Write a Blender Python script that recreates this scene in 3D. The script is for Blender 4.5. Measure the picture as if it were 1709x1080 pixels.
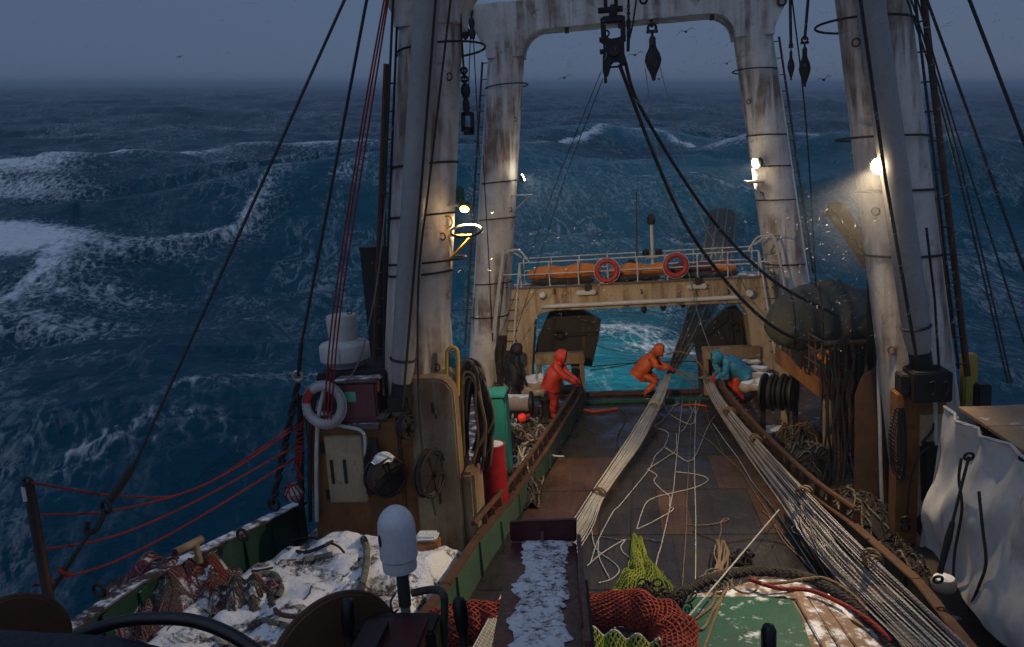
import bpy, bmesh, math, random
import numpy as np
from mathutils import Vector, Matrix, Quaternion
for o in list(bpy.data.objects): bpy.data.objects.remove(o)
random.seed(7); rng = np.random.default_rng(11)
SC = bpy.context.scene; COL = SC.collection
rad = math.radians
# ------------------------------------------------------------------ camera (ship frame: x to the right, y aft, z up, trawl deck z = 0)
F_PX, IW, IH = 1341.0, 1709, 1080
YAW, PITCH, ROLL = rad(7.5), rad(10.1), rad(3.8)
CAM = Vector((-.6, 0, 6.0))
fw = Vector((-math.sin(YAW)*math.cos(PITCH), math.cos(YAW)*math.cos(PITCH), -math.sin(PITCH)))
r0 = fw.cross(Vector((0, 0, 1))).normalized(); u0 = r0.cross(fw)
rt = math.cos(ROLL)*r0 - math.sin(ROLL)*u0; up = math.sin(ROLL)*r0 + math.cos(ROLL)*u0
cd = bpy.data.cameras.new('camera'); cam = bpy.data.objects.new('camera', cd); COL.objects.link(cam)
cam.matrix_world = Matrix(((rt.x, up.x, -fw.x, CAM.x), (rt.y, up.y, -fw.y, CAM.y), (rt.z, up.z, -fw.z, CAM.z), (0, 0, 0, 1)))
cd.sensor_fit = 'HORIZONTAL'; cd.sensor_width = 36; cd.lens = 36*F_PX/IW; cd.clip_start = .05; cd.clip_end = 20000
SC.camera = cam
# ------------------------------------------------------------------ sky, dim overcast light, exposure
SEA_H = 11.0                                             # camera height above mean sea, measured square to the sea
nsea = (up + (-fw)*((540-140)/F_PX)).normalized()        # the ship pitches and rolls, so the sea is tilted in the ship's frame
w = bpy.data.worlds.new('World'); SC.world = w; w.use_nodes = True
nt = w.node_tree; nt.nodes.clear()
sky = nt.nodes.new('ShaderNodeTexSky'); sky.sky_type = 'NISHITA'; sky.sun_disc = False
sky.sun_elevation = rad(7); sky.sun_rotation = rad(200); sky.air_density = 2.0; sky.dust_density = 0.5; sky.ozone_density = 6.0
bgs = nt.nodes.new('ShaderNodeBackground'); bgs.inputs['Strength'].default_value = .014
bgc = nt.nodes.new('ShaderNodeBackground'); bgc.inputs['Color'].default_value = (.062, .086, .155, 1); bgc.inputs['Strength'].default_value = 1.0
addw = nt.nodes.new('ShaderNodeAddShader'); ow = nt.nodes.new('ShaderNodeOutputWorld')
nt.links.new(sky.outputs[0], bgs.inputs['Color']); nt.links.new(bgs.outputs[0], addw.inputs[0]); nt.links.new(bgc.outputs[0], addw.inputs[1])
nt.links.new(addw.outputs[0], ow.inputs['Surface'])
sl = bpy.data.lights.new('sun', 'SUN'); sl.energy = .33; sl.angle = rad(80); sl.color = (.66, .80, 1.0)
sun = bpy.data.objects.new('sun', sl); COL.objects.link(sun); sun.rotation_euler = (rad(28), rad(-12), 0)
vs = SC.view_settings; vs.view_transform = 'Standard'; vs.look = 'None'; vs.gamma = 1; vs.exposure = 0.2; vs.use_curve_mapping = False
SC.render.engine = 'CYCLES'
cy = SC.cycles; cy.max_bounces = 5; cy.diffuse_bounces = 2; cy.glossy_bounces = 2; cy.transmission_bounces = 1; cy.volume_bounces = 0; cy.caustics_reflective = False; cy.caustics_refractive = False
# ------------------------------------------------------------------ helpers
def P(px, py, Y=None, Z=None, X=None):
    d = fw + rt*((px-IW/2)/F_PX) + up*((IH/2-py)/F_PX)
    t = (Y-CAM.y)/d.y if Y is not None else ((Z-CAM.z)/d.z if Z is not None else (X-CAM.x)/d.x)
    return CAM + d*t
def m_px(px, Y): return px*(Y*1.0)/F_PX*1.02
V = Vector
def lerp(a, b, t): return a + (b-a)*t
def spline(pts, n=8):
    pts = [V(p) for p in pts]
    if len(pts) < 3: return pts
    q = [pts[0]*2-pts[1]] + pts + [pts[-1]*2-pts[-2]]; out = []
    for i in range(1, len(q)-2):
        p0, p1, p2, p3 = q[i-1:i+3]
        for k in range(n):
            t = k/n
            out.append(.5*((2*p1)+(p2-p0)*t+(2*p0-5*p1+4*p2-p3)*t*t+(-p0+3*p1-3*p2+p3)*t**3))
    out.append(pts[-1]); return out
def sag(a, b, s, n=14):
    return [lerp(a, b, i/n) - V((0, 0, s*4*(i/n)*(1-i/n))) for i in range(n+1)]
def frame(d, upv=None):
    d = d.normalized(); a = upv if upv is not None else (V((0, 0, 1)) if abs(d.z) < .95 else V((1, 0, 0)))
    x = d.cross(a)
    if x.length < 1e-5: x = d.cross(V((1, .3, .2)))
    x.normalize(); return x, x.cross(d).normalized()
class MB:
    def __init__(s): s.v = []; s.f = []; s.mi = []; s.cur = 0
    def add(s, vs, fs):
        b = len(s.v); s.v += [V(p) for p in vs]
        for f in fs: s.f.append([b+i for i in f]); s.mi.append(s.cur)
        return s
    def hexa(s, c):   # 8 corners, 4 lower then 4 upper
        return s.add(c, [(3, 2, 1, 0), (4, 5, 6, 7), (0, 1, 5, 4), (1, 2, 6, 5), (2, 3, 7, 6), (3, 0, 4, 7)])
    def box(s, c, d, rz=0, tilt=None):
        c = V(c); h = V(d)/2; R = Matrix.Rotation(rz, 3, 'Z')
        if tilt is not None: R = tilt @ R
        return s.hexa([c + R @ V((x*h.x, y*h.y, z*h.z)) for z in (-1, 1) for x, y in ((-1, -1), (1, -1), (1, 1), (-1, 1))])
    def mm(s, a, b): a, b = V(a), V(b); return s.box((a+b)/2, [abs(b[i]-a[i]) for i in range(3)])
    def bar(s, a, b, wd, ht, upv=None):
        a, b = V(a), V(b); x, y = frame(b-a, upv); x, y = x*wd/2, y*ht/2
        return s.hexa([a-x-y, a+x-y, b+x-y, b-x-y, a-x+y, a+x+y, b+x+y, b-x+y])
    def tube(s, pts, r, n=8, cap=True, ell=1.0):
        pts = [V(p) for p in pts]; N = len(pts); rs = r if isinstance(r, (list, tuple)) else [r]*N
        b = len(s.v); px = None
        for i, p in enumerate(pts):
            d = pts[min(i+1, N-1)] - pts[max(i-1, 0)]
            if d.length < 1e-9: d = V((0, 0, 1))
            d.normalize()
            if px is None: x, y = frame(d)
            else:
                x = px - d*px.dot(d)
                if x.length < 1e-6: x, y = frame(d)
                x.normalize(); y = x.cross(d)
            px = x
            for k in range(n):
                a = 2*math.pi*k/n; s.v.append(p + (x*math.cos(a) + y*math.sin(a)*ell)*rs[i])
        for i in range(N-1):
            for k in range(n):
                s.f.append([b+i*n+k, b+i*n+(k+1) % n, b+(i+1)*n+(k+1) % n, b+(i+1)*n+k]); s.mi.append(s.cur)
        if cap:
            s.f.append([b+k for k in range(n)][::-1]); s.mi.append(s.cur)
            s.f.append([b+(N-1)*n+k for k in range(n)]); s.mi.append(s.cur)
        return s
    def cyl(s, a, b, r, n=20, r2=None): return s.tube([a, b], [r, r if r2 is None else r2], n)
    def lathe(s, prof, o, ax=(0, 0, 1), n=24):
        o = V(o); ax = V(ax).normalized(); x, y = frame(ax); b = len(s.v)
        for r, h in prof:
            for k in range(n):
                a = 2*math.pi*k/n; s.v.append(o + ax*h + (x*math.cos(a)+y*math.sin(a))*r)
        m = len(prof)
        for i in range(m-1):
            for k in range(n): s.f.append([b+i*n+k, b+i*n+(k+1) % n, b+(i+1)*n+(k+1) % n, b+(i+1)*n+k]); s.mi.append(s.cur)
        s.f.append([b+k for k in range(n)][::-1]); s.mi.append(s.cur); s.f.append([b+(m-1)*n+k for k in range(n)]); s.mi.append(s.cur)
        return s
    def torus(s, c, R, r, ax=(0, 0, 1), n=28, m=8, arc=(0, 2*math.pi), sc=1.0):
        c = V(c); ax = V(ax).normalized(); x, y = frame(ax); full = abs(arc[1]-arc[0]-2*math.pi) < 1e-4
        pts = [c + (x*math.cos(arc[0]+(arc[1]-arc[0])*i/n)*sc + y*math.sin(arc[0]+(arc[1]-arc[0])*i/n))*R for i in range(n if full else n+1)]
        if not full: return s.tube(pts, r, m)
        b = len(s.v)
        for i, p in enumerate(pts):
            rd = (p-c).normalized()
            for k in range(m): a = 2*math.pi*k/m; s.v.append(p + (rd*math.cos(a)+ax*math.sin(a))*r)
        for i in range(n):
            for k in range(m): j = (i+1) % n; s.f.append([b+i*m+k, b+j*m+k, b+j*m+(k+1) % m, b+i*m+(k+1) % m]); s.mi.append(s.cur)
        return s
    def prism(s, poly, d):   # polygon (3d points) extruded by vector d
        poly = [V(p) for p in poly]; d = V(d); n = len(poly)
        return s.add(poly + [p+d for p in poly], [list(range(n))[::-1], [n+i for i in range(n)]] + [(i, (i+1) % n, n+(i+1) % n, n+i) for i in range(n)])
    def grid(s, fn, nu, nv):
        vs = [fn(i/nu, j/nv) for j in range(nv+1) for i in range(nu+1)]; k = nu+1
        return s.add(vs, [(j*k+i, j*k+i+1, (j+1)*k+i+1, (j+1)*k+i) for j in range(nv) for i in range(nu)])
    def build(s, name, m, parent=None, bevel=0, smooth=40, origin=None):
        me = bpy.data.meshes.new(name)
        if parent is not None: org = wloc(parent)
        elif origin is not None: org = V(origin)
        else:
            xs = [p.x for p in s.v]; ys = [p.y for p in s.v]; zs = [p.z for p in s.v]
            org = V(((min(xs)+max(xs))/2, (min(ys)+max(ys))/2, min(zs)))
        me.from_pydata([p-org for p in s.v], [], s.f)
        for q in (m if isinstance(m, (list, tuple)) else [m]): me.materials.append(MT[q])
        if any(s.mi): me.polygons.foreach_set('material_index', s.mi)
        bm = bmesh.new(); bm.from_mesh(me)
        bmesh.ops.recalc_face_normals(bm, faces=bm.faces)
        if bevel:
            es = [e for e in bm.edges if len(e.link_faces) == 2 and e.calc_face_angle(0) > rad(30)]
            bmesh.ops.bevel(bm, geom=es, offset=bevel, segments=2, affect='EDGES', clamp_overlap=True)
        bm.to_mesh(me); bm.free()
        if smooth:
            me.polygons.foreach_set('use_smooth', [True]*len(me.polygons)); me.set_sharp_from_angle(angle=rad(smooth))
        o = bpy.data.objects.new(name, me); COL.objects.link(o)
        if parent is not None: o.parent = parent
        else: o.location = org
        return o
WL = {}
def wloc(o):
    q = V((0, 0, 0))
    while o is not None: q += o.location; o = o.parent
    return q
def tag(o, label, cat, group=None):
    o['label'] = label; o['category'] = cat
    if group: o['group'] = group
    return o
def thing(name, label, cat, loc=(0, 0, 0), group=None):
    o = bpy.data.objects.new(name, None); o.empty_display_size = .2; COL.objects.link(o); o.location = loc
    return tag(o, label, cat, group)
def struct(o): o['kind'] = 'structure'; return o
def clone(o, parent, loc, rot=None):
    c = o.copy(); COL.objects.link(c); c.parent = parent; c.location = V(loc) - (wloc(parent) if parent else V((0, 0, 0)))
    if rot is not None: c.rotation_mode = 'QUATERNION'; c.rotation_quaternion = rot
    return c
# ------------------------------------------------------------------ materials
MT = {}
def _new(name):
    m = bpy.data.materials.new(name); m.use_nodes = True; n = m.node_tree; n.nodes.clear()
    o = n.nodes.new('ShaderNodeOutputMaterial'); b = n.nodes.new('ShaderNodeBsdfPrincipled'); n.links.new(b.outputs[0], o.inputs['Surface'])
    MT[name] = m; return m, n, b, o
def nd(n, t, **k):
    x = n.nodes.new(t)
    for a, v in k.items():
        if a in x.inputs: x.inputs[a].default_value = v
        else: setattr(x, a, v)
    return x
def noise(n, co, scale, detail=5, rough=.55, dist=0, vec=None):
    x = nd(n, 'ShaderNodeTexNoise', Scale=scale, Detail=detail, Roughness=rough, Distortion=dist)
    if vec is not None:
        mp = nd(n, 'ShaderNodeMapping'); mp.inputs['Scale'].default_value = vec; n.links.new(co, mp.inputs['Vector']); co = mp.outputs[0]
    n.links.new(co, x.inputs['Vector']); return x.outputs['Fac']
def ramp(n, fac, lo, hi, a=0., b=1.):
    x = nd(n, 'ShaderNodeMapRange'); x.inputs[1].default_value = lo; x.inputs[2].default_value = hi; x.inputs[3].default_value = a; x.inputs[4].default_value = b
    n.links.new(fac, x.inputs[0]); return x.outputs[0]
def mixc(n, fac, a, b):
    x = nd(n, 'ShaderNodeMix'); x.data_type = 'RGBA'
    for s, v in ((x.inputs[6], a), (x.inputs[7], b)):
        if isinstance(v, tuple): s.default_value = (*v, 1)
        else: n.links.new(v, s)
    if isinstance(fac, (int, float)): x.inputs[0].default_value = fac
    else: n.links.new(fac, x.inputs[0])
    return x.outputs[2]
def mth(n, op, a, b=None, clamp=False):
    x = nd(n, 'ShaderNodeMath'); x.operation = op; x.use_clamp = clamp
    for s, v in ((x.inputs[0], a), (x.inputs[1], b)):
        if v is None: continue
        if isinstance(v, (int, float)): s.default_value = v
        else: n.links.new(v, s)
    return x.outputs[0]
def paint(name, c1, c2=None, rough=.5, rust=.0, streak=.0, snow=0., metal=0., bump=.15, sc=2.5, wet=0.):
    m, n, b, o = _new(name); tc = nd(n, 'ShaderNodeTexCoord').outputs['Object']
    if c2 is None: c2 = tuple(x*.62 for x in c1)
    n1 = noise(n, tc, sc, 6, .62); n2 = noise(n, tc, sc*9, 4, .6)
    col = mixc(n, ramp(n, n1, .35, .68), c1, c2)
    col = mixc(n, ramp(n, n2, .5, .75, 0, .45), col, tuple(x*.55 for x in c1))
    rg = ramp(n, n2, .3, .7, rough-.1, min(1, rough+.18))
    if rust > 0:
        p = noise(n, tc, sc*1.3, 9, .74, .3); pm = ramp(n, p, .70-rust*.30, .82-rust*.24)
        rc = mixc(n, noise(n, tc, sc*6, 4), (.20, .075, .022), (.045, .02, .012))
        col = mixc(n, pm, col, rc)
        rg = mixc(n, pm, rg, (.9, .9, .9))
    if streak > 0:
        s1 = noise(n, tc, 1.0, 6, .6, 0, (4.5, 4.5, .35)); sm = ramp(n, s1, .66-streak*.22, .78-streak*.2, 0, .85)
        big = ramp(n, noise(n, tc, .9, 3), .38, .6)
        sm = mth(n, 'MULTIPLY', sm, big)
        col = mixc(n, sm, col, mixc(n, n2, (.19, .085, .03), (.07, .035, .02)))
    if snow > 0:
        g = nd(n, 'ShaderNodeNewGeometry'); sx = nd(n, 'ShaderNodeSeparateXYZ'); n.links.new(g.outputs['Normal'], sx.inputs[0])
        k = mth(n, 'ADD', sx.outputs[2], mth(n, 'MULTIPLY', noise(n, tc, 4, 6, .65), .9))
        sm2 = ramp(n, k, 1.62-snow*.5, 1.72-snow*.5)
        col = mixc(n, sm2, col, (.74, .77, .82)); rg = mixc(n, sm2, rg, (.8, .8, .8))
    if wet > 0: rg = mixc(n, ramp(n, noise(n, tc, 1.7, 3), .45, .6, 0, wet), rg, (.16, .16, .16))
    for src, dst in ((col, 'Base Color'), (rg, 'Roughness')): n.links.new(src, b.inputs[dst])
    b.inputs['Metallic'].default_value = metal
    if bump:
        bp = nd(n, 'ShaderNodeBump', Strength=bump, Distance=.02); n.links.new(mth(n, 'ADD', n1, mth(n, 'MULTIPLY', n2, .5)), bp.inputs['Height']); n.links.new(bp.outputs[0], b.inputs['Normal'])
    return m
def deckmat(name, c1, c2):
    m, n, b, o = _new(name); tc = nd(n, 'ShaderNodeTexCoord').outputs['Object']
    big = noise(n, tc, 1.1, 5, .6, .3); gr = noise(n, tc, 1.0, 7, .68, .2, (16, 1.3, 4)); fine_ = noise(n, tc, 22, 5, .7)
    col = mixc(n, ramp(n, big, .35, .66), c1, c2); col = mixc(n, ramp(n, gr, .46, .70, 0, .5), col, tuple(x*.4 for x in c2)); col = mixc(n, ramp(n, gr, .44, .28, 0, .3), col, tuple(x*1.7 for x in c1))
    rs_ = noise(n, tc, 2.6, 8, .72, .6); col = mixc(n, ramp(n, rs_, .58, .68, 0, .45), col, (.085, .040, .02))
    sl_ = noise(n, tc, 5.5, 8, .75, .5); col = mixc(n, ramp(n, sl_, .70, .76, 0, .55), col, (.5, .5, .5))
    wetm = ramp(n, noise(n, tc, 1.5, 5, .6, .4), .42, .58)
    n.links.new(col, b.inputs['Base Color']); n.links.new(mth(n, 'ADD', ramp(n, wetm, 0, 1, .5, .10), mth(n, 'MULTIPLY', fine_, .12)), b.inputs['Roughness'])
    bp = nd(n, 'ShaderNodeBump', Strength=.35, Distance=.015); n.links.new(mth(n, 'ADD', mth(n, 'MULTIPLY', gr, .7), mth(n, 'MULTIPLY', fine_, .35)), bp.inputs['Height']); n.links.new(bp.outputs[0], b.inputs['Normal'])
def emis(name, c, s):
    m, n, b, o = _new(name); b.inputs['Base Color'].default_value = (*c, 1); b.inputs['Emission Color'].default_value = (*c, 1); b.inputs['Emission Strength'].default_value = s
def rope(name, c1, c2, twist=90., rough=.85):
    m, n, b, o = _new(name); tc = nd(n, 'ShaderNodeTexCoord').outputs['Object']
    wv = nd(n, 'ShaderNodeTexWave', Scale=twist/10, Distortion=2.0, Detail=1.0); wv.bands_direction = 'DIAGONAL'; n.links.new(tc, wv.inputs['Vector'])
    n1 = noise(n, tc, 3, 4); col = mixc(n, ramp(n, n1, .3, .7), c1, c2); col = mixc(n, ramp(n, wv.outputs['Fac'], .0, .5, .45, 0), col, tuple(x*.35 for x in c2))
    n.links.new(col, b.inputs['Base Color']); b.inputs['Roughness'].default_value = rough
    bp = nd(n, 'ShaderNodeBump', Strength=.5, Distance=.01); n.links.new(wv.outputs['Fac'], bp.inputs['Height']); n.links.new(bp.outputs[0], b.inputs['Normal'])
paint('white_steel', (.68, .64, .58), (.55, .50, .44), .42, .40, 1.1, 0, 0, .12, 1.6)
paint('white_steel_rusty', (.52, .48, .42), (.42, .36, .28), .5, .42, .75, 0, 0, .2, 2.2)
paint('cream_rusty', (.46, .37, .24), (.36, .26, .15), .5, .50, .9, 0, 0, .25, 2.0)
paint('cream_box', (.32, .25, .15), (.22, .155, .085), .6, .42, 1.0, 0, 0, .2, 2.0)
paint('orange_rust', (.29, .125, .032), (.17, .068, .02), .65, .55, .9, 0, 0, .3, 2.5)
paint('boom_grey', (.30, .295, .29), (.25, .245, .24), .38, .05, .2, 0, 0, .08, 1.2)
paint('dark_steel', (.022, .02, .019), (.035, .028, .024), .5, .18, .2, 0, .3, .25, 4)
paint('black_iron', (.014, .013, .013), (.02, .017, .015), .55, .1, 0, 0, .2, .3, 8)
paint('brown_rust', (.10, .045, .022), (.055, .026, .015), .75, .4, .4, 0, 0, .35, 4)
paint('pipe_white', (.55, .54, .51), (.42, .40, .37), .45, .15, .1, 0, 0, .1, 5)
paint('pipe_yellow', (.60, .38, .07), (.5, .3, .05), .4, .1, .1, 0, 0, .1, 4)
deckmat('deck_brown', (.085, .046, .029), (.05, .029, .020))
deckmat('deck_dark', (.036, .031, .029), (.020, .018, .018))
paint('brown_snow', (.05, .03, .02), (.035, .022, .016), .6, .3, 0, .45, 0, .3, 3)
paint('deck_side', (.075, .045, .03), (.05, .03, .022), .6, .3, 0, .16, 0, .4, 2, .4)
paint('deck_snowy', (.13, .10, .085), (.09, .07, .06), .6, .3, 0, .36, 0, .4, 1.5, .2)
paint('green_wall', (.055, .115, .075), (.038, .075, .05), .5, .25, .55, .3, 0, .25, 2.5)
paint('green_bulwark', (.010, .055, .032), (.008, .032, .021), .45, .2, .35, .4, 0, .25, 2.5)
paint('green_mat', (.012, .10, .058), (.010, .066, .043), .5, .25, 0, .20, 0, .3, 2.5)
paint('wood_snow', (.26, .17, .11), (.16, .10, .065), .7, 0, 0, .40, 0, .4, 3)
paint('plywood', (.34, .22, .12), (.26, .16, .085), .6, 0, 0, .12, 0, .2, 3)
paint('dark_red_steel', (.075, .012, .012), (.05, .009, .010), .4, .12, .1, 0, 0, .15, 3)
paint('red_barrel', (.36, .012, .016), (.26, .010, .013), .38, .05, .1, 0, 0, .1, 3)
paint('maroon_box', (.14, .035, .048), (.11, .03, .04), .5, .05, .1, 0, 0, .1, 3)
paint('teal_box', (.02, .20, .19), (.015, .15, .145), .45, .1, .15, 0, 0, .15, 3)
paint('sticker_green', (.12, .42, .30), None, .5, bump=0)
paint('sticker_line', (.32, .12, .14), None, .5, bump=0)
paint('white_plastic', (.60, .61, .62), (.50, .51, .52), .38, .12, .35, 0, 0, .04, 4)
paint('vent_white', (.58, .57, .54), (.45, .43, .40), .45, .2, .35, .1, 0, .15, 2.5)
paint('ring_red', (.42, .03, .02), (.32, .02, .016), .5, 0, 0, .25, 0, .1, 6)
paint('ring_white', (.44, .43, .43), (.34, .33, .33), .5, 0, .1, .3, 0, .1, 6)
paint('tarp_orange', (.62, .20, .02), (.48, .13, .015), .5, 0, 0, .1, 0, .3, 4)
paint('tarp_purple', (.10, .02, .035), (.05, .012, .02), .6, 0, 0, .1, 0, .3, 4)
paint('tarp_boat', (.045, .052, .047), (.028, .034, .031), .7, 0, 0, .10, 0, .8, 5)
paint('tarp_white', (.58, .58, .56), (.44, .445, .44), .55, .12, .4, 0, 0, .25, 1.2)
paint('door_dark', (.028, .026, .026), (.018, .016, .016), .5, .28, .3, .15, .2, .3, 2)
paint('cloth_orange', (.66, .125, .02), (.50, .075, .012), .30, 0, 0, 0, 0, .9, 9)
paint('cloth_red', (.64, .055, .018), (.46, .033, .013), .32, 0, 0, 0, 0, .9, 9)
paint('cloth_blue', (.035, .28, .45), (.02, .17, .30), .36, 0, 0, 0, 0, .9, 9)
paint('cloth_black', (.005, .005, .006), (.009, .009, .009), .6, 0, 0, 0, 0, .25, 6)
paint('skin', (.45, .26, .18), (.4, .22, .15), .5, bump=.05)
paint('glove_red', (.6, .03, .02), None, .5); paint('boot', (.015, .013, .012), None, .4)
paint('hose_brown', (.16, .10, .05), (.08, .05, .025), .4, 0, 0, .1, 0, .3, 6)
paint('hose_black', (.014, .013, .013), (.024, .02, .018), .42, 0, 0, .12, 0, .3, 6)
paint('wood_disc', (.13, .06, .028), (.08, .036, .018), .55, 0, 0, 0, 0, .3, 3)
paint('navy_cover', (.006, .008, .016), (.010, .012, .020), .55, 0, 0, 0, 0, .2, 3)
paint('knob_black', (.008, .008, .009), None, .3, bump=0)
paint('olive_grip', (.045, .05, .04), (.03, .034, .028), .6, bump=.2)
paint('bag_snow', (.40, .34, .27), (.3, .24, .18), .8, 0, 0, .75, 0, .4, 4)
paint('gull_grey', (.12, .12, .13), None, .7, bump=0)
paint('plate_yellow', (.45, .33, .05), None, .5)
rope('rope_white', (.52, .52, .51), (.36, .36, .35)); rope('rope_pink', (.40, .31, .28), (.27, .20, .18)); rope('rope_tan', (.24, .17, .10), (.15, .10, .06))
rope('rope_yellow', (.46, .42, .26), (.34, .30, .18))
rope('rope_red', (.30, .022, .022), (.18, .016, .018)); rope('rope_dark', (.02, .018, .016), (.035, .028, .022)); rope('rope_brown', (.10, .05, .035), (.06, .03, .025))
rope('rope_grey', (.17, .165, .14), (.10, .10, .085)); rope('rope_orange', (.62, .09, .02), (.45, .06, .02)); rope('wire', (.014, .014, .015), (.010, .010, .010), 160, .5)
rope('wire_pale', (.20, .20, .20), (.14, .14, .14), 160, .5)
rope('net_green', (.26, .32, .03), (.17, .21, .02)); rope('net_red', (.30, .035, .016), (.17, .018, .011)); rope('net_grey', (.06, .06, .056), (.035, .035, .033)); rope('net_pink', (.36, .12, .12), (.22, .06, .07))
paint('net_red_core', (.13, .018, .010), (.06, .010, .008), .7); paint('net_green_core', (.06, .08, .012), (.035, .05, .012), .8); paint('net_dark_core', (.03, .026, .024), (.018, .016, .015), .85, 0, 0, .2)
emis('lamp_warm', (1.0, .55, .10), 5); emis('lamp_white', (1.0, .82, .50), 60); emis('lens_dim', (.9, .85, .7), 2.5); emis('lens_red', (1, .04, .02), .2)
# snow over nets
m, n, b, o = _new('snow_net'); tc = nd(n, 'ShaderNodeTexCoord').outputs['Object']
a1 = noise(n, tc, 1.6, 8, .68, .6); a2 = noise(n, tc, 16, 5, .7); vo = nd(n, 'ShaderNodeTexVoronoi', Scale=13.0); vo.feature = 'DISTANCE_TO_EDGE'; n.links.new(tc, vo.inputs['Vector'])
k = mth(n, 'ADD', mth(n, 'MULTIPLY', a1, 1.0), mth(n, 'MULTIPLY', a2, .35))
snowf = ramp(n, k, .575, .655)
netc = mixc(n, ramp(n, vo.outputs['Distance'], .02, .06), mixc(n, noise(n, tc, 2, 2), (.18, .055, .05), (.09, .08, .065)), (.03, .024, .02))
n.links.new(mixc(n, snowf, netc, (.83, .84, .86)), b.inputs['Base Color']); b.inputs['Roughness'].default_value = .75
bp = nd(n, 'ShaderNodeBump', Strength=.9, Distance=.05); n.links.new(mth(n, 'ADD', a2, mth(n, 'MULTIPLY', snowf, .6)), bp.inputs['Height']); n.links.new(bp.outputs[0], b.inputs['Normal'])
m, n, b, o = _new('snow'); tc = nd(n, 'ShaderNodeTexCoord').outputs['Object']; a2 = noise(n, tc, 14, 6, .7)
n.links.new(mixc(n, ramp(n, a2, .3, .6), (.45, .45, .46), (.84, .845, .85)), b.inputs['Base Color']); b.inputs['Roughness'].default_value = .8
bp = nd(n, 'ShaderNodeBump', Strength=.9, Distance=.04); n.links.new(a2, bp.inputs['Height']); n.links.new(bp.outputs[0], b.inputs['Normal'])
m, n, b, o = _new('snow_thin'); tc = nd(n, 'ShaderNodeTexCoord').outputs['Object']; a2 = noise(n, tc, 30, 6, .75); a3 = noise(n, tc, 7, 6, .7, .4)
k = mth(n, 'ADD', mth(n, 'MULTIPLY', a2, .6), mth(n, 'MULTIPLY', a3, .6))
n.links.new(mixc(n, ramp(n, k, .50, .60), (.10, .05, .05), mixc(n, a2, (.5, .5, .51), (.85, .85, .86))), b.inputs['Base Color']); b.inputs['Roughness'].default_value = .9; b.inputs['Specular IOR Level'].default_value = .2
bp = nd(n, 'ShaderNodeBump', Strength=.8, Distance=.012); n.links.new(a2, bp.inputs['Height']); n.links.new(bp.outputs[0], b.inputs['Normal'])
m, n, b, o = _new('heap_net'); tc = nd(n, 'ShaderNodeTexCoord').outputs['Object']; a1 = noise(n, tc, 3.2, 8, .7, .8); a2 = noise(n, tc, 30, 5, .7, 1.5); a3 = noise(n, tc, 1.7, 4)
netc = mixc(n, ramp(n, a3, .4, .6), (.20, .055, .055), (.11, .10, .08)); netc = mixc(n, ramp(n, a2, .42, .55), (.03, .016, .016), netc)
n.links.new(mixc(n, ramp(n, mth(n, 'ADD', a1, mth(n, 'MULTIPLY', a2, .3)), .66, .76), netc, (.75, .76, .78)), b.inputs['Base Color']); b.inputs['Roughness'].default_value = .9
bp = nd(n, 'ShaderNodeBump', Strength=1.0, Distance=.03); n.links.new(a2, bp.inputs['Height']); n.links.new(bp.outputs[0], b.inputs['Normal'])
# ------------------------------------------------------------------ sea
def vnoise(x, y, seed):
    xi = np.floor(x).astype(np.int64); yi = np.floor(y).astype(np.int64); fx = x-xi; fy = y-yi
    fx = fx*fx*fx*(fx*(fx*6-15)+10); fy = fy*fy*fy*(fy*(fy*6-15)+10)
    def h(a, b):
        v = (a*374761393 + b*668265263 + seed*982451653) & 0xffffffff
        v = ((v ^ (v >> 13))*1274126177) & 0xffffffff
        return ((v ^ (v >> 16)) & 0xffff)/65535.
    return (h(xi, yi)*(1-fx)+h(xi+1, yi)*fx)*(1-fy) + (h(xi, yi+1)*(1-fx)+h(xi+1, yi+1)*fx)*fy
def fbm(x, y, seed, o=4):
    s = 0; a = .5
    for i in range(o): s = s + a*vnoise(x*2**i, y*2**i, seed+i*17); a *= .5
    return s
SEA_R = Matrix((rt, nsea.cross(rt), nsea)).transposed()          # columns: sea x, sea y (away), sea up
sea_o = CAM - nsea*SEA_H
def seapix(px, py, h=0.):                                       # where a line of sight meets the mean sea
    dep = (py-140)/F_PX
    d = (fw + rt*((px-IW/2)/F_PX) + up*((IH/2-py)/F_PX)); t = (SEA_H-h)/(-d.dot(nsea)); q = CAM + d*t - sea_o
    return q.dot(SEA_R.col[0]), q.dot(SEA_R.col[1])
def to_world(sx, sy, sz): return sea_o + SEA_R @ V((sx, sy, sz))
NR, NA = 600, 820
rr = np.exp(np.linspace(math.log(5.), math.log(6000.), NR)); aa = np.linspace(rad(-62), rad(62), NA)
R_, A_ = np.meshgrid(rr, aa, indexing='ij'); X_ = R_*np.sin(A_); Y_ = R_*np.cos(A_)
fine = np.clip(1.35-R_*(aa[1]-aa[0])/3., 0, 1)
def seg_dist(poly):
    best = np.full(X_.shape, 1e9); side = np.zeros(X_.shape)
    for (x1, y1), (x2, y2) in zip(poly[:-1], poly[1:]):
        dx, dy = x2-x1, y2-y1; L2 = dx*dx+dy*dy; t = np.clip(((X_-x1)*dx+(Y_-y1)*dy)/L2, 0, 1)
        ex, ey = X_-(x1+t*dx), Y_-(y1+t*dy); d = np.hypot(ex, ey); s = np.sign(dx*(Y_-y1)-dy*(X_-x1))
        m_ = d < best; best = np.where(m_, d, best); side = np.where(m_, s, side)
    return best, side
wx = (fbm(X_/60, Y_/60, 3)-.5)*26; wy = (fbm(X_/60, Y_/60, 5)-.5)*26
H_ = np.zeros(X_.shape)
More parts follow.
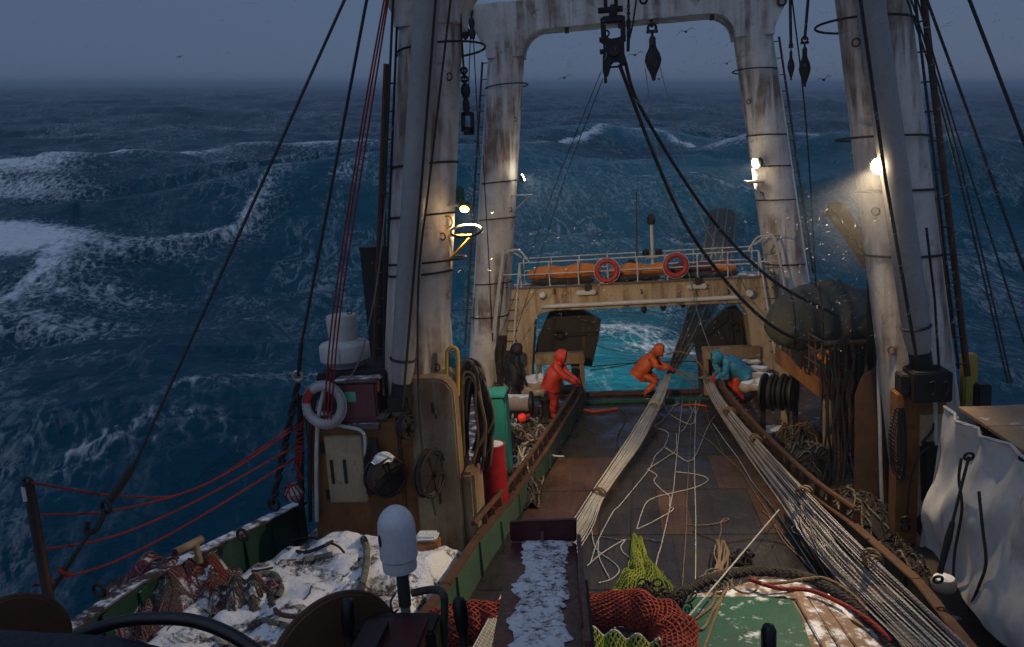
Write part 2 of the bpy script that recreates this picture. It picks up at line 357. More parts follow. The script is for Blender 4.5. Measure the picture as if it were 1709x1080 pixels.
for lam, amp, ang, ph, sh in ((95, 1.15, -24, 1.3, 1.5), (61, .75, -5, 4.0, 1.6), (38, .46, -42, 2.2, 1.6), (23, .27, -14, .4, 1.7), (13, .16, -50, 3.3, 1.7), (8.3, .105, 6, 5.1, 1.6), (5.1, .06, -35, 1.9, 1.5)):
    kx, ky = math.sin(rad(ang)), math.cos(rad(ang)); th = 2*math.pi*((X_+wx)*kx+(Y_+wy)*ky)/lam + ph
    c = .5+.5*np.cos(th); H_ += 2*amp*(c**sh-.42)*(.55+.9*fbm(X_/(lam*1.3), Y_/(lam*1.3), int(lam)))
H_ += (fbm(X_/7., Y_/4.5, 21, 4)-.5)*.75*np.clip(R_/25, .3, 1.2) + (fbm(X_/2.2, Y_/1.5, 31, 3)-.5)*.32*fine
crests = []
def crest(pts, hgt, back, front, foam_w, foam_a):
    poly = [seapix(px, py, hgt) for px, py in pts]; d, s = seg_dist(poly)
    front_side = (s < 0)
    mod = .88+.24*fbm(X_/24, Y_/24, 77)
    return hgt*mod*np.where(front_side, np.exp(-(d/front)**2), np.exp(-(d/back)**1.5)), foam_a*np.where(front_side, np.exp(-(d/(foam_w*2.2))), np.exp(-(d/(foam_w*.5))**2))
foam = np.zeros(X_.shape); aer_lit = np.zeros(X_.shape)
for pts, hg, bk, fr, fw_, fa in (
        ([(-250, 330), (-60, 300), (60, 296), (190, 282), (290, 262), (420, 244), (560, 240), (660, 243)], 3.0, 26, 8, 2.4, 1.1),
        ([(740, 252), (870, 240), (940, 230), (1010, 219), (1090, 217), (1150, 225), (1230, 240), (1400, 256)], 3.2, 26, 9, .9, 1.2),
        ([(-200, 215), (100, 205), (330, 222), (520, 214)], 1.8, 30, 14, 2.5, .6),
        ([(1180, 190), (1400, 178), (1650, 172), (1900, 180)], 2.2, 34, 16, 1.0, .7),
        ([(-120, 520), (10, 470), (70, 440), (110, 400)], 1.2, 9, 5, 1.8, .8),
        ([(180, 420), (300, 395), (400, 380), (470, 340)], .9, 9, 6, 1.4, .75),
        ([(840, 318), (960, 313), (1050, 312), (1180, 322), (1300, 330)], 1.5, 14, 6, .6, .85),
        ([(880, 400), (980, 382), (1080, 370), (1190, 384)], 1.0, 9, 4, .5, .75),
        ([(560, 330), (700, 300), (850, 285)], 1.6, 16, 7, 1.6, .7), ([(1480, 300), (1600, 280), (1750, 270)], 1.8, 18, 8, 1.6, .6),
        ([(200, 560), (300, 540), (430, 500)], .8, 7, 4, .9, .7), ([(-40, 640), (60, 610), (170, 600)], .8, 7, 4, .9, .7), ([(300, 700), (420, 670), (540, 650)], .6, 6, 3, .8, .7), ([(120, 780), (260, 740), (380, 730)], .5, 5, 3, .7, .65)):
    h_, f_ = crest(pts, hg, bk, fr, fw_, fa); H_ += h_; foam = np.maximum(foam, f_*(.35+1.15*fbm(X_/7, Y_/7, 55)))
def blob(px, py, rx, ry, a, arr):
    cx, cy = seapix(px, py); q = ((X_-cx)/rx)**2+((Y_-cy)/ry)**2; return np.maximum(arr, a*np.exp(-q))
foam = blob(30, 312, 17, 9, 1.35, foam); foam = blob(140, 306, 10, 5, 1.15, foam); foam = blob(20, 372, 10, 5, .8, foam)
foam = blob(5, 440, 8, 4.2, 1.3, foam); foam = blob(130, 490, 8, 4, .62, foam); foam = blob(60, 540, 8, 4, .66, foam); foam = blob(250, 430, 6, 2.6, .66, foam)
foam = blob(1222, 285, 7, 10, .86, foam); foam = blob(1213, 268, 4, 4, 1.2, foam); foam = blob(1120, 350, 14, 10, .42, foam); foam = blob(930, 350, 12, 8, .42, foam); foam = blob(1010, 470, 5, 6, .45, foam); foam = blob(1040, 530, 3.5, 2.5, .8, foam); foam = blob(1120, 560, 3, 2.5, .75, foam)
for px, py, rx, ry, a in ((1050, 250, 30, 9, 1.0), (1080, 330, 34, 26, .8), (1060, 440, 18, 22, .6), (1050, 560, 12, 16, .6), (1000, 620, 8, 8, .3), (500, 255, 16, 8, .35)): aer_lit = blob(px, py, rx, ry, a, aer_lit)  # turquoise mixes aerated wake with painted-in lamplight and crest translucency
hw = to_world(0, 0, 0)
# calm and lower the water under and against the hull
Wx = sea_o.x + SEA_R[0][0]*X_+SEA_R[0][1]*Y_; Wy = sea_o.y + SEA_R[1][0]*X_+SEA_R[1][1]*Y_
dh = np.maximum(np.abs(Wx)-6.3, Wy-22.6); calm = np.clip((dh+1)/11, 0, 1); calm = calm*calm*(3-2*calm)
H_ = H_*(.32+.68*calm) - 1.2*np.clip(-dh, 0, 1)
steep = np.clip((H_-np.roll(H_, 3, 0)), -2, 2)
foam = np.clip(foam*np.clip((dh+2)/6, .25, 1), 0, 1.4)
me = bpy.data.meshes.new('sea'); nv = NR*NA; co = np.empty((nv, 3)); co[:, 0] = X_.ravel(); co[:, 1] = Y_.ravel(); co[:, 2] = H_.ravel()
ii, jj = np.meshgrid(np.arange(NR-1), np.arange(NA-1), indexing='ij'); b0 = (ii*NA+jj).ravel(); quads = np.stack([b0, b0+1, b0+NA+1, b0+NA], 1)[:, ::-1]
me.vertices.add(nv); me.vertices.foreach_set('co', co.ravel()); nq = len(quads); me.loops.add(nq*4); me.loops.foreach_set('vertex_index', quads.ravel().astype(np.int32))
me.polygons.add(nq); me.polygons.foreach_set('loop_start', np.arange(0, nq*4, 4, dtype=np.int32)); me.polygons.foreach_set('use_smooth', np.ones(nq, dtype=bool)); me.update(calc_edges=True)
for nm, arr in (('foam', foam), ('aerated_lit', aer_lit)):
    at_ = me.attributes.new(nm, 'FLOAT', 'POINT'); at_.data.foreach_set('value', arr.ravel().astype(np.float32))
m, n, b, o = _new('sea_water'); tc = nd(n, 'ShaderNodeTexCoord').outputs['Object']
fa = nd(n, 'ShaderNodeAttribute', attribute_name='foam').outputs['Fac']; ar = nd(n, 'ShaderNodeAttribute', attribute_name='aerated_lit').outputs['Fac']
rotm = nd(n, 'ShaderNodeMapping'); rotm.inputs['Rotation'].default_value = (0, 0, rad(-10)); n.links.new(tc, rotm.inputs['Vector'])   # wind lanes
wl = rotm.outputs[0]
def lanes(scale, sx, sy, dist, lo, hi):
    q = noise(n, wl, scale, 7, .62, dist, (sx, sy, 1)); q = mth(n, 'ABSOLUTE', mth(n, 'SUBTRACT', q, .5)); return ramp(n, q, hi, lo)
vein = mth(n, 'MULTIPLY', lanes(.42, 1.7, .5, .7, .0, .05), ramp(n, noise(n, wl, .07, 4, .6, .4, (1.3, .5, 1)), .44, .62))
vein2 = mth(n, 'MULTIPLY', lanes(1.3, 1.6, .5, .9, .0, .07), ramp(n, noise(n, wl, .16, 5, .65, .5, (1.4, .5, 1)), .49, .65))
brk = noise(n, wl, 1.9, 8, .68, .4, (1.6, .65, 1)); lace = nd(n, 'ShaderNodeTexVoronoi', Scale=1.5); lace.feature = 'DISTANCE_TO_EDGE'
dn = nd(n, 'ShaderNodeTexNoise', Scale=.9, Detail=5.0); n.links.new(tc, dn.inputs['Vector']); vm = nd(n, 'ShaderNodeVectorMath'); vm.operation = 'MULTIPLY_ADD'
n.links.new(dn.outputs['Color'], vm.inputs[0]); vm.inputs[1].default_value = (1.0, 1.0, 1.0); n.links.new(wl, vm.inputs[2]); n.links.new(vm.outputs[0], lace.inputs['Vector'])
lacef = ramp(n, lace.outputs['Distance'], .16, .0)
cov = mth(n, 'ADD', fa, mth(n, 'MULTIPLY', mth(n, 'SUBTRACT', brk, .5), 1.7))
solid = ramp(n, mth(n, 'ADD', cov, mth(n, 'MULTIPLY', lacef, .12)), .52, 1.0)
thin = mth(n, 'MULTIPLY', mth(n, 'MULTIPLY', lacef, ramp(n, brk, .38, .62)), ramp(n, fa, .2, .6, 0, .5))
clus = ramp(n, noise(n, wl, .022, 4, .6, .5, (1.2, .7, 1)), .40, .60, .12, 1.)
fo = mth(n, 'MAXIMUM', mth(n, 'MAXIMUM', solid, thin), mth(n, 'MULTIPLY', mth(n, 'MULTIPLY', mth(n, 'MAXIMUM', vein, vein2), clus), mth(n, 'MULTIPLY', ramp(n, brk, .36, .62), .9)), True)
deep = mixc(n, ramp(n, noise(n, tc, .05, 3), .35, .65), (.003, .049, .084), (.004, .061, .102))
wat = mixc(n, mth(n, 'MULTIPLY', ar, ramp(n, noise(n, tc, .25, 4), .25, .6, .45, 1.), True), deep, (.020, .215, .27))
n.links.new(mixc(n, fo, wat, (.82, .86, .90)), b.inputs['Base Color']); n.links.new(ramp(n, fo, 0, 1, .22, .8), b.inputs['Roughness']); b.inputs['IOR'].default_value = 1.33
n.links.new(ramp(n, fo, 0, 1, .10, .1), b.inputs['Specular IOR Level'])
hgt = mth(n, 'ADD', mth(n, 'ADD', mth(n, 'MULTIPLY', noise(n, wl, .55, 5, .58, .3, (.8, 1.5, 1)), 1.1), mth(n, 'MULTIPLY', noise(n, wl, 2.3, 5, .55, .2, (.8, 1.5, 1)), .22)), mth(n, 'MULTIPLY', fo, .10))
bp = nd(n, 'ShaderNodeBump', Strength=.8, Distance=.85); n.links.new(hgt, bp.inputs['Height']); n.links.new(bp.outputs[0], b.inputs['Normal'])
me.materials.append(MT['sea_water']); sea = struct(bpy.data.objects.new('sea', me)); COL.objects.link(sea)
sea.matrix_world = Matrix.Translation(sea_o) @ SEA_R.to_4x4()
HAZE = .0006
# ------------------------------------------------------------------ gantries
def gantry(Y, zoff, label, ftop):
    g = thing('gantry', label, 'gantry', (0, Y, 0))
    for s in (-1, 1):
        def cx(z): return s*(3.22+(9.4+zoff-z)*.131)
        MB().tube([(cx(-.02), Y, .0), (cx(9.45+zoff), Y, 9.45+zoff)], [.56, .49], 28).build('leg', 'white_steel', g)
    out = [(-4.05, 10.6), (4.05, 10.6), (4.05, 10.1)]
    for s in (1, -1):
        c = []
        for k in range(7): t = k/6*math.pi/2; c.append((3.72+.35*(1-math.sin(t)), 9.4+.72*(1-(math.cos(t)*0+math.sin(t)))))
        d = []
        for k in range(9): t = k/8*math.pi/2; d.append((2.74-.62*(1-math.cos(t)), 9.22+.63*math.sin(t)))
        q = c + [(3.71, 9.22)] + d
        if s == -1: q = [(-x, z) for x, z in q[::-1]]
        out += q
    out.append((-4.05, 10.1))
    MB().prism([(x, Y-.45, z+zoff) for x, z in out], (0, .9, 0)).build('crossbeam', 'white_steel', g, bevel=.03)
    return g
ga = gantry(22.5, 0, 'white stern gantry with rounded knees spanning the far end of the deck', 0)
gb = gantry(12.8, -.85, 'nearer white gantry with two thick legs flanking the deck beside the derrick booms', 0)
def legx(s, z, zoff): return s*(3.22+(9.4+zoff-z)*.131)
def legr(z): return .56-.07*z/9.4
def band(g, s, Y, zoff, z, dz=.05, loose=0.):
    MB().torus((legx(s, z, zoff)-loose*s*.5, Y, z), legr(z)+.02+loose*.5, .018, (dz*s*.6, .02, 1), 30, 6).build('band', 'black_iron', g)
for y in (304, 364, 470, 525): band(ga, -1, 22.5, 0, P(840, y, Y=22.5).z)
for y in (145,): band(ga, -1, 22.5, 0, P(840, y, Y=22.5).z, .05, .12)
for y in (225, 277, 333, 440): band(ga, 1, 22.5, 0, P(1300, y, Y=22.5).z)
band(ga, 1, 22.5, 0, P(1265, 118, Y=22.5).z, .05, .12)
for y in (277, 360, 455): band(gb, -1, 12.8, -.85, P(690, y, Y=12.8).z)
for y, l in ((88, .35), (435, .2)): band(gb, -1, 12.8, -.85, P(700, y, Y=12.8).z, .05, l)
for y in (318, 425): band(gb, 1, 12.8, -.85, P(1490, y, Y=12.8).z)
for y, l in ((40, .3), (232, .2)): band(gb, 1, 12.8, -.85, P(1450, y, Y=12.8).z, .05, l)
# ------------------------------------------------------------------ hull, decks
hull_w = [(-4, 7.3), (5, 7.3), (9, 6.95), (12.67, 6.15), (16, 5.75), (22.25, 5.45)]
def hx(Y):
    for (a, wa), (b2, wb) in zip(hull_w[:-1], hull_w[1:]):
        if a <= Y <= b2: return wa+(wb-wa)*(Y-a)/(b2-a)
    return hull_w[-1][1]
hb = MB(); ring = [(-hx(y), y) for y, _ in hull_w] + [(hx(y), y) for y, _ in hull_w[::-1]]
hb.prism([(x, y, -7) for x, y in ring], (0, 0, 6.92)); struct(hb.build('hull', 'brown_rust', smooth=0))
WL_ = [(-1.62, 22.1), (-1.62, 20.2), (-2.15, 16.1), (-2.56, 13.5), (-2.86, 11.5), (-3.05, 9.9), (-3.3, 8.5), (-3.5, 6.0)]
WR_ = [(1.85, 22.1), (1.85, 20.2), (2.06, 17.2), (2.48, 13.7), (2.84, 12.1), (3.05, 10.0), (3.08, 8.4), (3.12, 6.0)]
for nm, wl2, s in (('left_side_deck', WL_, -1), ('right_side_deck', WR_, 1)):
    d = MB(); outer = [(s*(hx(y)-.02), y) for y in (6.0, 9, 12.67, 16, 22.1)]
    d.prism([(x, y, -.075) for x, y in wl2] + [(x, y, -.075) for x, y in outer], (0, 0, .175)); struct(d.build(nm, 'deck_side' if s > 0 else 'deck_snowy', smooth=0))
tb = MB(); tb.prism([(x, y, -.077) for x, y in WL_] + [(x, y, -.077) for x, y in WR_[::-1]], (0, 0, .065)); td = struct(tb.build('trawl_deck', 'deck_dark', smooth=0))
def wallx(pl, y):
    for (x1, y1), (x2, y2) in zip(pl[:-1], pl[1:]):
        if y2 <= y <= y1: return x1+(x2-x1)*(y1-y)/(y1-y2)
    return pl[-1][0]
rows = [22.05] + [P(1080, py, Z=0).y for py in (672, 690, 722, 762, 818, 893, 985)] + [7.9, 6.3]
colsplit = {3: ([1000, 1100, 1200], 'dddd'), 4: ([1032, 1190], 'bdb'), 5: ([1000, 1100, 1152, 1262], 'bdbdb'), 6: ([1010, 1130, 1300], 'rdrr'), 7: ([1000, 1160], 'ddd'), 8: ([], 'd')}
for i in range(len(rows)-1):
    ya, yb = rows[i]-.012, rows[i+1]+.012
    cs, code = colsplit.get(i, ([1040, 1130], 'ddd'))
    pym = [661, 681, 706, 742, 790, 855, 940, 1030, 1100, 1200][i]
    xs = [P(c, pym, Z=0).x for c in cs]
    la, lb, ra, rb = wallx(WL_, ya)+.1, wallx(WL_, yb)+.1, wallx(WR_, ya)-.1, wallx(WR_, yb)-.1
    ea = [la]+xs+[ra]; eb = [lb]+xs+[rb]
    for k, c in enumerate(code):
        if k+1 >= len(ea): break
        z1 = random.uniform(0, .006); g = .004
        q = [(ea[k]+g, ya), (ea[k+1]-g, ya), (eb[k+1]-g, yb), (eb[k]+g, yb)]
        mb = MB().hexa([V((x, y, z)) for z in (-.008, z1) for x, y in q[::-1]])
        mb.build('deck_plate', {'d': 'deck_dark', 'b': 'deck_brown', 'r': 'deck_brown' if i == 5 else 'deck_dark'}[c], td, smooth=0)
for py, mtn in ((655, 'brown_rust'), (668, 'green_mat')):
    y = P(1080, py, Z=.06).y; MB().mm((wallx(WL_, y)+.1, y-.06, .008), (wallx(WR_, y)-.1, y+.06, .10)).build('sill', mtn, td, bevel=.02)
# trough walls with a pipe rail on short posts
def trough(pl, s, label):
    t = thing('trough_wall', label, 'bulwark', (pl[3][0], pl[3][1], .1))
    mb = MB(); th = .045; ph = lambda y: .42+.22*min(1, max(0, (12.4-y)/1.2))
    for (x1, y1), (x2, y2) in zip(pl[:-1], pl[1:]):
        mb.hexa([V((x1-th, y1, .0)), V((x1+th, y1, .0)), V((x2+th, y2+.0, .0)), V((x2-th, y2, .0)), V((x1-th, y1, ph(y1))), V((x1+th, y1, ph(y1))), V((x2+th, y2, ph(y2))), V((x2-th, y2, ph(y2)))])
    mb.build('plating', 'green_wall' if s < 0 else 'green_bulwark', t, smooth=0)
    cap = MB()
    for (x1, y1), (x2, y2) in zip(pl[:-1], pl[1:]): cap.bar((x1, y1, ph(y1)+.02), (x2, y2, ph(y2)+.02), .14, .05)
    cap.build('cap', 'brown_rust', t, bevel=.01)
    MB().tube(spline([(x-.10*s*-1*0+.06*s, y, .68+.02*math.sin(y*2)+.2*max(0, (12.4-y)/1.2)) for x, y in pl if y > 11], 6), .045, 8).build('rail', 'brown_rust', t)
    y = 20.0
    while y > 11.6:
        x = wallx(pl, y); MB().bar((x+.05*s, y, ph(y)), (x+.06*s, y, .68+.2*max(0, (12.4-y)/1.2)), .05, .09).build('post', 'brown_rust', t); y -= .42
    y = 19.4
    while y > 8:
        x = wallx(pl, y); MB().bar((x-.07*s, y, .02), (x-.05*s, y, ph(y)-.02), .02, .05).build('rib', 'green_wall' if s < 0 else 'green_bulwark', t); y -= 1.15
    return t
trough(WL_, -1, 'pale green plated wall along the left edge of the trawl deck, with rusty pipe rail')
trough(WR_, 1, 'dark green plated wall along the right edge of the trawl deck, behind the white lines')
# left outer bulwark
t = thing('bulwark', 'dark green bulwark on the left hull edge below the red rope fence', 'bulwark', (-6.6, 10.5, .1))
bp_ = [(-7.25, 6.2, 1.25), (-6.93, 9.0, 1.15), (-6.63, 10.35, 1.0), (-6.12, 12.6, .74)]
mb = MB(); cp = MB()
for (x1, y1, z1), (x2, y2, z2) in zip(bp_[:-1], bp_[1:]):
    mb.hexa([V((x1-.03, y1, -.3)), V((x1+.03, y1, -.3)), V((x2+.03, y2, -.3)), V((x2-.03, y2, -.3)), V((x1-.03, y1, z1)), V((x1+.03, y1, z1)), V((x2+.03, y2, z2)), V((x2-.03, y2, z2))]); cp.bar((x1, y1, z1+.02), (x2, y2, z2+.02), .22, .05)
mb.build('plating', 'green_bulwark', t, smooth=0); cp.build('cap_rail', 'brown_snow', t, bevel=.01)
for i in range(9):
    y = 7+i*.68; z = 1.2-.45*max(0, (y-8)/4.6); MB().bar((-hx(y)+.12, y, .1), (-hx(y)+.06, y, z-.04), .16, .025).build('stay', 'green_bulwark', t)
t = thing('bulwark', 'dark bulwark on the right hull edge beyond the tarpaulin stack', 'bulwark', (6.6, 12, .1))
mb = MB()
for y1, y2 in ((6, 9), (9, 12.67), (12.67, 16), (16, 22)): mb.hexa([V((hx(y1)-.06, y1, 0)), V((hx(y1), y1, 0)), V((hx(y2), y2, 0)), V((hx(y2)-.06, y2, 0)), V((hx(y1)-.06, y1, 1.1)), V((hx(y1), y1, 1.1)), V((hx(y2), y2, 1.1)), V((hx(y2)-.06, y2, 1.1))])
mb.build('plating', 'green_bulwark', t, smooth=0)
t = thing('bulwark', 'dark rusty bulwark on the left hull edge beside the stern gantry leg', 'bulwark', (-5.6, 18, .1))
mb = MB()
for y1, y2 in ((13.2, 16), (16, 22)): mb.hexa([V((-hx(y1), y1, 0)), V((-hx(y1)+.06, y1, 0)), V((-hx(y2)+.06, y2, 0)), V((-hx(y2), y2, 0)), V((-hx(y1), y1, 1.1)), V((-hx(y1)+.06, y1, 1.1)), V((-hx(y2)+.06, y2, 1.1)), V((-hx(y2), y2, 1.1))])
mb.build('plating', 'brown_rust', t, smooth=0)
# ------------------------------------------------------------------ gantry fittings: ladders, pipes, padeyes
def side_ladder(g, s, Y, zoff, z0, z1, r=.03):
    off = .16; l = MB().tube([(legx(s, z0, zoff)+s*(legr(z0)+off), Y, z0), (legx(s, z1, zoff)+s*(legr(z1)+off), Y, z1)], r, 8).build('ladder_rail', 'brown_rust', g)
    z = z0+.2
    while z < z1: MB().tube([(legx(s, z, zoff)+s*(legr(z)-.02), Y-.05, z), (legx(s, z, zoff)+s*(legr(z)+off), Y-.05, z)], .014, 6).build('rung', 'brown_rust', l); z += .42
side_ladder(ga, -1, 22.5, 0, 1.4, 9.2); side_ladder(ga, 1, 22.5, 0, 3, 9.2)
side_ladder(gb, -1, 12.7, -.85, 3.2, 7.9, .05); side_ladder(gb, 1, 12.7, -.85, 2.6, 8.2, .05)
for s, Yg, zo, g in ((-1, 22.5, 0, ga), (1, 22.5, 0, ga), (-1, 12.8, -.85, gb), (1, 12.8, -.85, gb)):
    pts = [(legx(s, z, zo)+s*(legr(z)*.86), Yg-.42, z) for z in (2.8, 4, 5.5, 7, 8.4)]
    MB().tube(spline(pts, 3), .02, 6).build('conduit', 'black_iron' if g is gb else 'pipe_white', g)
    for z in (3.1, 5.2, 7.6): MB().torus((legx(s, z, zo)-s*legr(z)*.8, Yg-.36, z), .055, .012, (.6, 1, 0), 14, 6).build('padeye', 'brown_rust', g)
for px in (1035, 1190, 945): q = P(px, 40, Y=22.1); MB().mm((q.x-.05, 22.2, 9.72), (q.x+.05, 22.35, 9.86)).build('lug', 'brown_rust', ga)
for px, py in ((782, 20), (1305, 2)): q = P(px, py, Y=22.0); MB().torus((q.x, 22.0, q.z), .1, .03, (0, 1, 0), 14, 6).build('padeye', 'brown_rust', ga)
# rust skirt low on the left stern leg
# lamp brackets
def bracket(g, a, b, c, r, m):
    MB().tube([a, b], r, 6).build('bracket_arm', m, g); MB().tube([b, c], r, 6).build('bracket_strut', m, g)
bracket(ga, P(1290, 303, Y=22.2), P(1246, 305, Y=21.9), P(1285, 340, Y=22.2), .03, 'pipe_white'); MB().bar(P(1244, 303, Y=21.9), P(1275, 301, Y=22.0), .22, .04).build('bracket_plate', 'pipe_white', ga)
bracket(ga, P(852, 327, Y=22.2), P(886, 325, Y=21.9), P(855, 355, Y=22.2), .02, 'pipe_white'); MB().bar(P(860, 326, Y=21.9), P(889, 325, Y=21.9), .16, .03).build('bracket_plate', 'pipe_white', ga)
bracket(gb, P(733, 393, Y=12.7), P(788, 393, Y=12.4), P(740, 445, Y=12.7), .022, 'pipe_yellow')
c = P(778, 385, Y=12.3); MB().torus(c, .24, .02, (0.02, -.35, 1), 24, 6).build('bracket_hoop', 'black_iron', gb)
# ------------------------------------------------------------------ stern portal with catwalk
YP = 21.4
po = thing('stern_portal', 'rust streaked cream portal with railed catwalk over the stern opening', 'portal', (0, YP, 0))
out = [(-3.32, 3.15), (3.38, 3.15), (3.78, .1), (3.0, .1), (2.78, 2.1)] + [(2.78-.42*(1-math.cos(t)), 2.1+.42*math.sin(t)) for t in (.3, .7, 1.1, 1.57)]
out += [(-x, z) for x, z in out[::-1][:7]]
MB().prism([(x, YP-.4, z) for x, z in out], (0, .8, 0)).build('frame', 'cream_rusty', po, bevel=.02)
MB().tube([P(905, 512, Y=YP-.47), P(1238, 496, Y=YP-.47)], .06, 10).build('pipe', 'pipe_white', po)
MB().mm((-3.3, YP-.48, 3.15), (3.36, YP+.55, 3.20)).build('walkway', 'deck_snowy', po)
def rail(a, b, r=.018, m='pipe_white', nm='rail_bar', par=po): return MB().tube([a, b] if not isinstance(a, list) else a, r, 6).build(nm, m, par)
for yy, zt in ((YP-.45, 3.84), (YP+.52, 3.86)):
    for z in (zt, 3.52): rail((-3.05, yy, z), (3.05, yy, z))
    for k in range(9): x = -3.05+k*6.1/8; rail((x, yy, 3.2), (x, yy, zt), .02, 'pipe_white', 'rail_post')
for s in (-1, 1):
    a = [V((s*3.86, YP-.5, 1.85)), V((s*3.5, YP-.46, 3.9)), V((s*3.4, YP-.45, 4.14)), V((s*3.05, YP-.45, 4.18)), V((s*2.8, YP-.45, 3.86))]
    rail(spline(a, 5), None, .028, nm='stair_handrail'); rail(V((s*3.4, YP-.62, 1.2)), V((s*3.05, YP-.46, 3.84)), .03, nm='stair_handrail')
    rail(spline([V((s*3.98, YP+.1, 1.9)), V((s*3.6, YP+.2, 3.9)), V((s*3.45, YP+.3, 4.14)), V((s*3.1, YP+.5, 3.9))], 5), None, .028, nm='stair_handrail')
    rail(V((s*3.5, YP-.46, 3.55)), V((s*3.05, YP-.45, 3.55)), .016)
    for k in range(7): z = 1.2+k*.28; x = s*(3.48-.11*(z-1)); MB().tube([(x-.13, YP-.41, z), (x-.13, YP-.47, z), (x+.13, YP-.47, z), (x+.13, YP-.41, z)], .013, 6).build('rung', 'brown_rust', po)
for px, py in ((978, 488), (1162, 478)):
    q = P(px, py, Y=YP-.52); f_ = MB().box(q, (.52, .16, .13), 0).build('lamp_housing', 'pipe_white', po, bevel=.03)
    MB().box(q+V((.05, -.02, .14)), (.16, .12, .2)).build('lamp_mount', 'black_iron', po, bevel=.02)
for px, py in ((906, 493), (1250, 491)):
    q = P(px, py, Y=YP-.45); MB().lathe([(.08, 0), (.11, .04), (.11, .14), (.07, .2)], q, (0, -1, .2), 14).build('searchlight', 'pipe_white', po)
for px in (925, 1070, 1215): q = P(px, 487, Y=YP-.405); MB().torus(q, .06, .016, (1, .3, 0), 12, 6).build('padeye', 'black_iron', po)
for px, py in ((1075, 517), (1107, 512), (1140, 508)):
    q = P(px, py, Y=YP-.2); MB().lathe([(.03, .12), (.07, .05), (.08, -.02), (.03, -.1)], q, (0, 0, 1), 12).build('hanging_roller', 'black_iron', po)
for s in (-1, 1):
    MB().mm((s*1.72-.14, 21.1, .05), (s*1.72+.14, 21.9, 1.05)).build('fender_post', 'brown_rust' if s > 0 else 'deck_snowy', po, bevel=.03)
# things on the catwalk
def ring(name, label, q, R, ms, ax, nseg=4):
    t = thing(name, label, 'life ring', q-V((0, 0, R)))
    x, y = frame(V(ax))
    for k in range(8):
        a0 = k*math.pi/4+.12
        MB().torus(q, R, R*.24, ax, 6, 10, (a0, a0+math.pi/4)).build('ring_segment', ms[0] if k % 2 == 0 else ms[1], t)
    MB().torus(q, R*1.28, .012, ax, 24, 5).build('grab_line', 'rope_white', t)
    return t
ring('life_ring', 'red life ring hung on the catwalk rail above orange sheeting', P(1013, 452, Y=YP-.55), .26, ('ring_red', 'ring_red'), (.05, -1, .05))
ring('life_ring', 'red life ring on the catwalk rail nearest the signal mast', P(1128, 443, Y=YP-.55), .26, ('ring_red', 'ring_red'), (.05, -1, .05))
def lump(name, label, cat, a, b, r, m, seed, n=22, amp=.35, flat=.7, group=None):
    a, b = V(a), V(b); mb = MB(); ax = (b-a)
    def fn(u, v):
        p = a+ax*u; th = v*2*math.pi; e = (1-abs(2*u-1)**4)**.5 if 0 < u < 1 else .02
        k = 1+amp*(vn(u*6+seed, v*5*1.0+seed*3)-.5)*2
        x, y = frame(ax)
        return p + (x*math.cos(th)+y*math.sin(th)*flat)*r*max(e, .03)*k
    mb.grid(fn, n, 16); o = mb.build(name, m, smooth=50); return tag(o, label, cat, group)
def _h(a, b):
    v = (a*374761393 + b*668265263 + 9*982451653) & 0xffffffff; v = ((v ^ (v >> 13))*1274126177) & 0xffffffff; return ((v ^ (v >> 16)) & 0xffff)/65535.
def vn(x, y):
    xi, yi = math.floor(x), math.floor(y); fx, fy = x-xi, y-yi; fx = fx*fx*(3-2*fx); fy = fy*fy*(3-2*fy)
    return (_h(xi, yi)*(1-fx)+_h(xi+1, yi)*fx)*(1-fy)+(_h(xi, yi+1)*(1-fx)+_h(xi+1, yi+1)*fx)*fy
lump('canvas_roll', 'orange canvas roll lying along the left half of the catwalk', 'canvas', (-2.95, YP, 3.46), (-.9, YP, 3.46), .30, 'tarp_orange', 1)
lump('canvas_roll', 'short orange canvas roll between the two red life rings', 'canvas', (-.75, YP, 3.45), (.85, YP, 3.42), .27, 'tarp_orange', 2)
lump('canvas_roll', 'purple canvas roll on the right half of the catwalk', 'canvas', (.85, YP, 3.42), (2.6, YP, 3.42), .24, 'tarp_purple', 3)
lump('canvas_roll', 'orange bag on the right end of the catwalk', 'canvas', (1.9, YP-.2, 3.42), (2.55, YP-.2, 3.4), .17, 'tarp_orange', 5)
for i, (x0, x1) in enumerate(((-2.8, -1.1), (-1.0, .6), (.7, 2.6))):
    lump('net_roll', ['dark net roll under the orange canvas at the left catwalk end', 'dark net roll at the middle of the catwalk floor', 'dark net roll at the right catwalk end under the purple canvas'][i], 'net', (x0, YP-.3, 3.28), (x1, YP-.3, 3.28), .12, 'net_dark_core', 11+i)
q = P(1062, 432, Y=YP+.3); tp = P(1062, 320, Y=YP+.3); tag(MB().tube([(q.x, q.y, 3.2), tp], [.03, .015], 8).build('antenna', 'brown_rust'), 'thin dark whip antenna rising from the catwalk', 'antenna')
t = thing('signal_mast', 'short pale signal light mast with black lantern standing on the catwalk', 'mast', (P(1089, 432, Y=YP+.35).x, YP+.35, 3.2)); x = t.location.x; y = YP+.35
MB().tube([(x, y, 3.2), (x, y, 4.62)], .045, 10).build('post', 'pipe_white', t); MB().lathe([(.09, 0), (.11, .05), (.11, .2), (.06, .27)], (x, y, 4.6), n=14).build('lantern', 'black_iron', t)
for dx in (-.17, .17): MB().lathe([(.07, 0), (.09, .03), (.09, .17), (.05, .2)], (x+dx, y, 3.75), n=12).build('side_lantern', 'black_iron', t); MB().tube([(x, y, 3.72), (x+dx, y, 3.72)], .02, 6).build('arm', 'pipe_white', t)
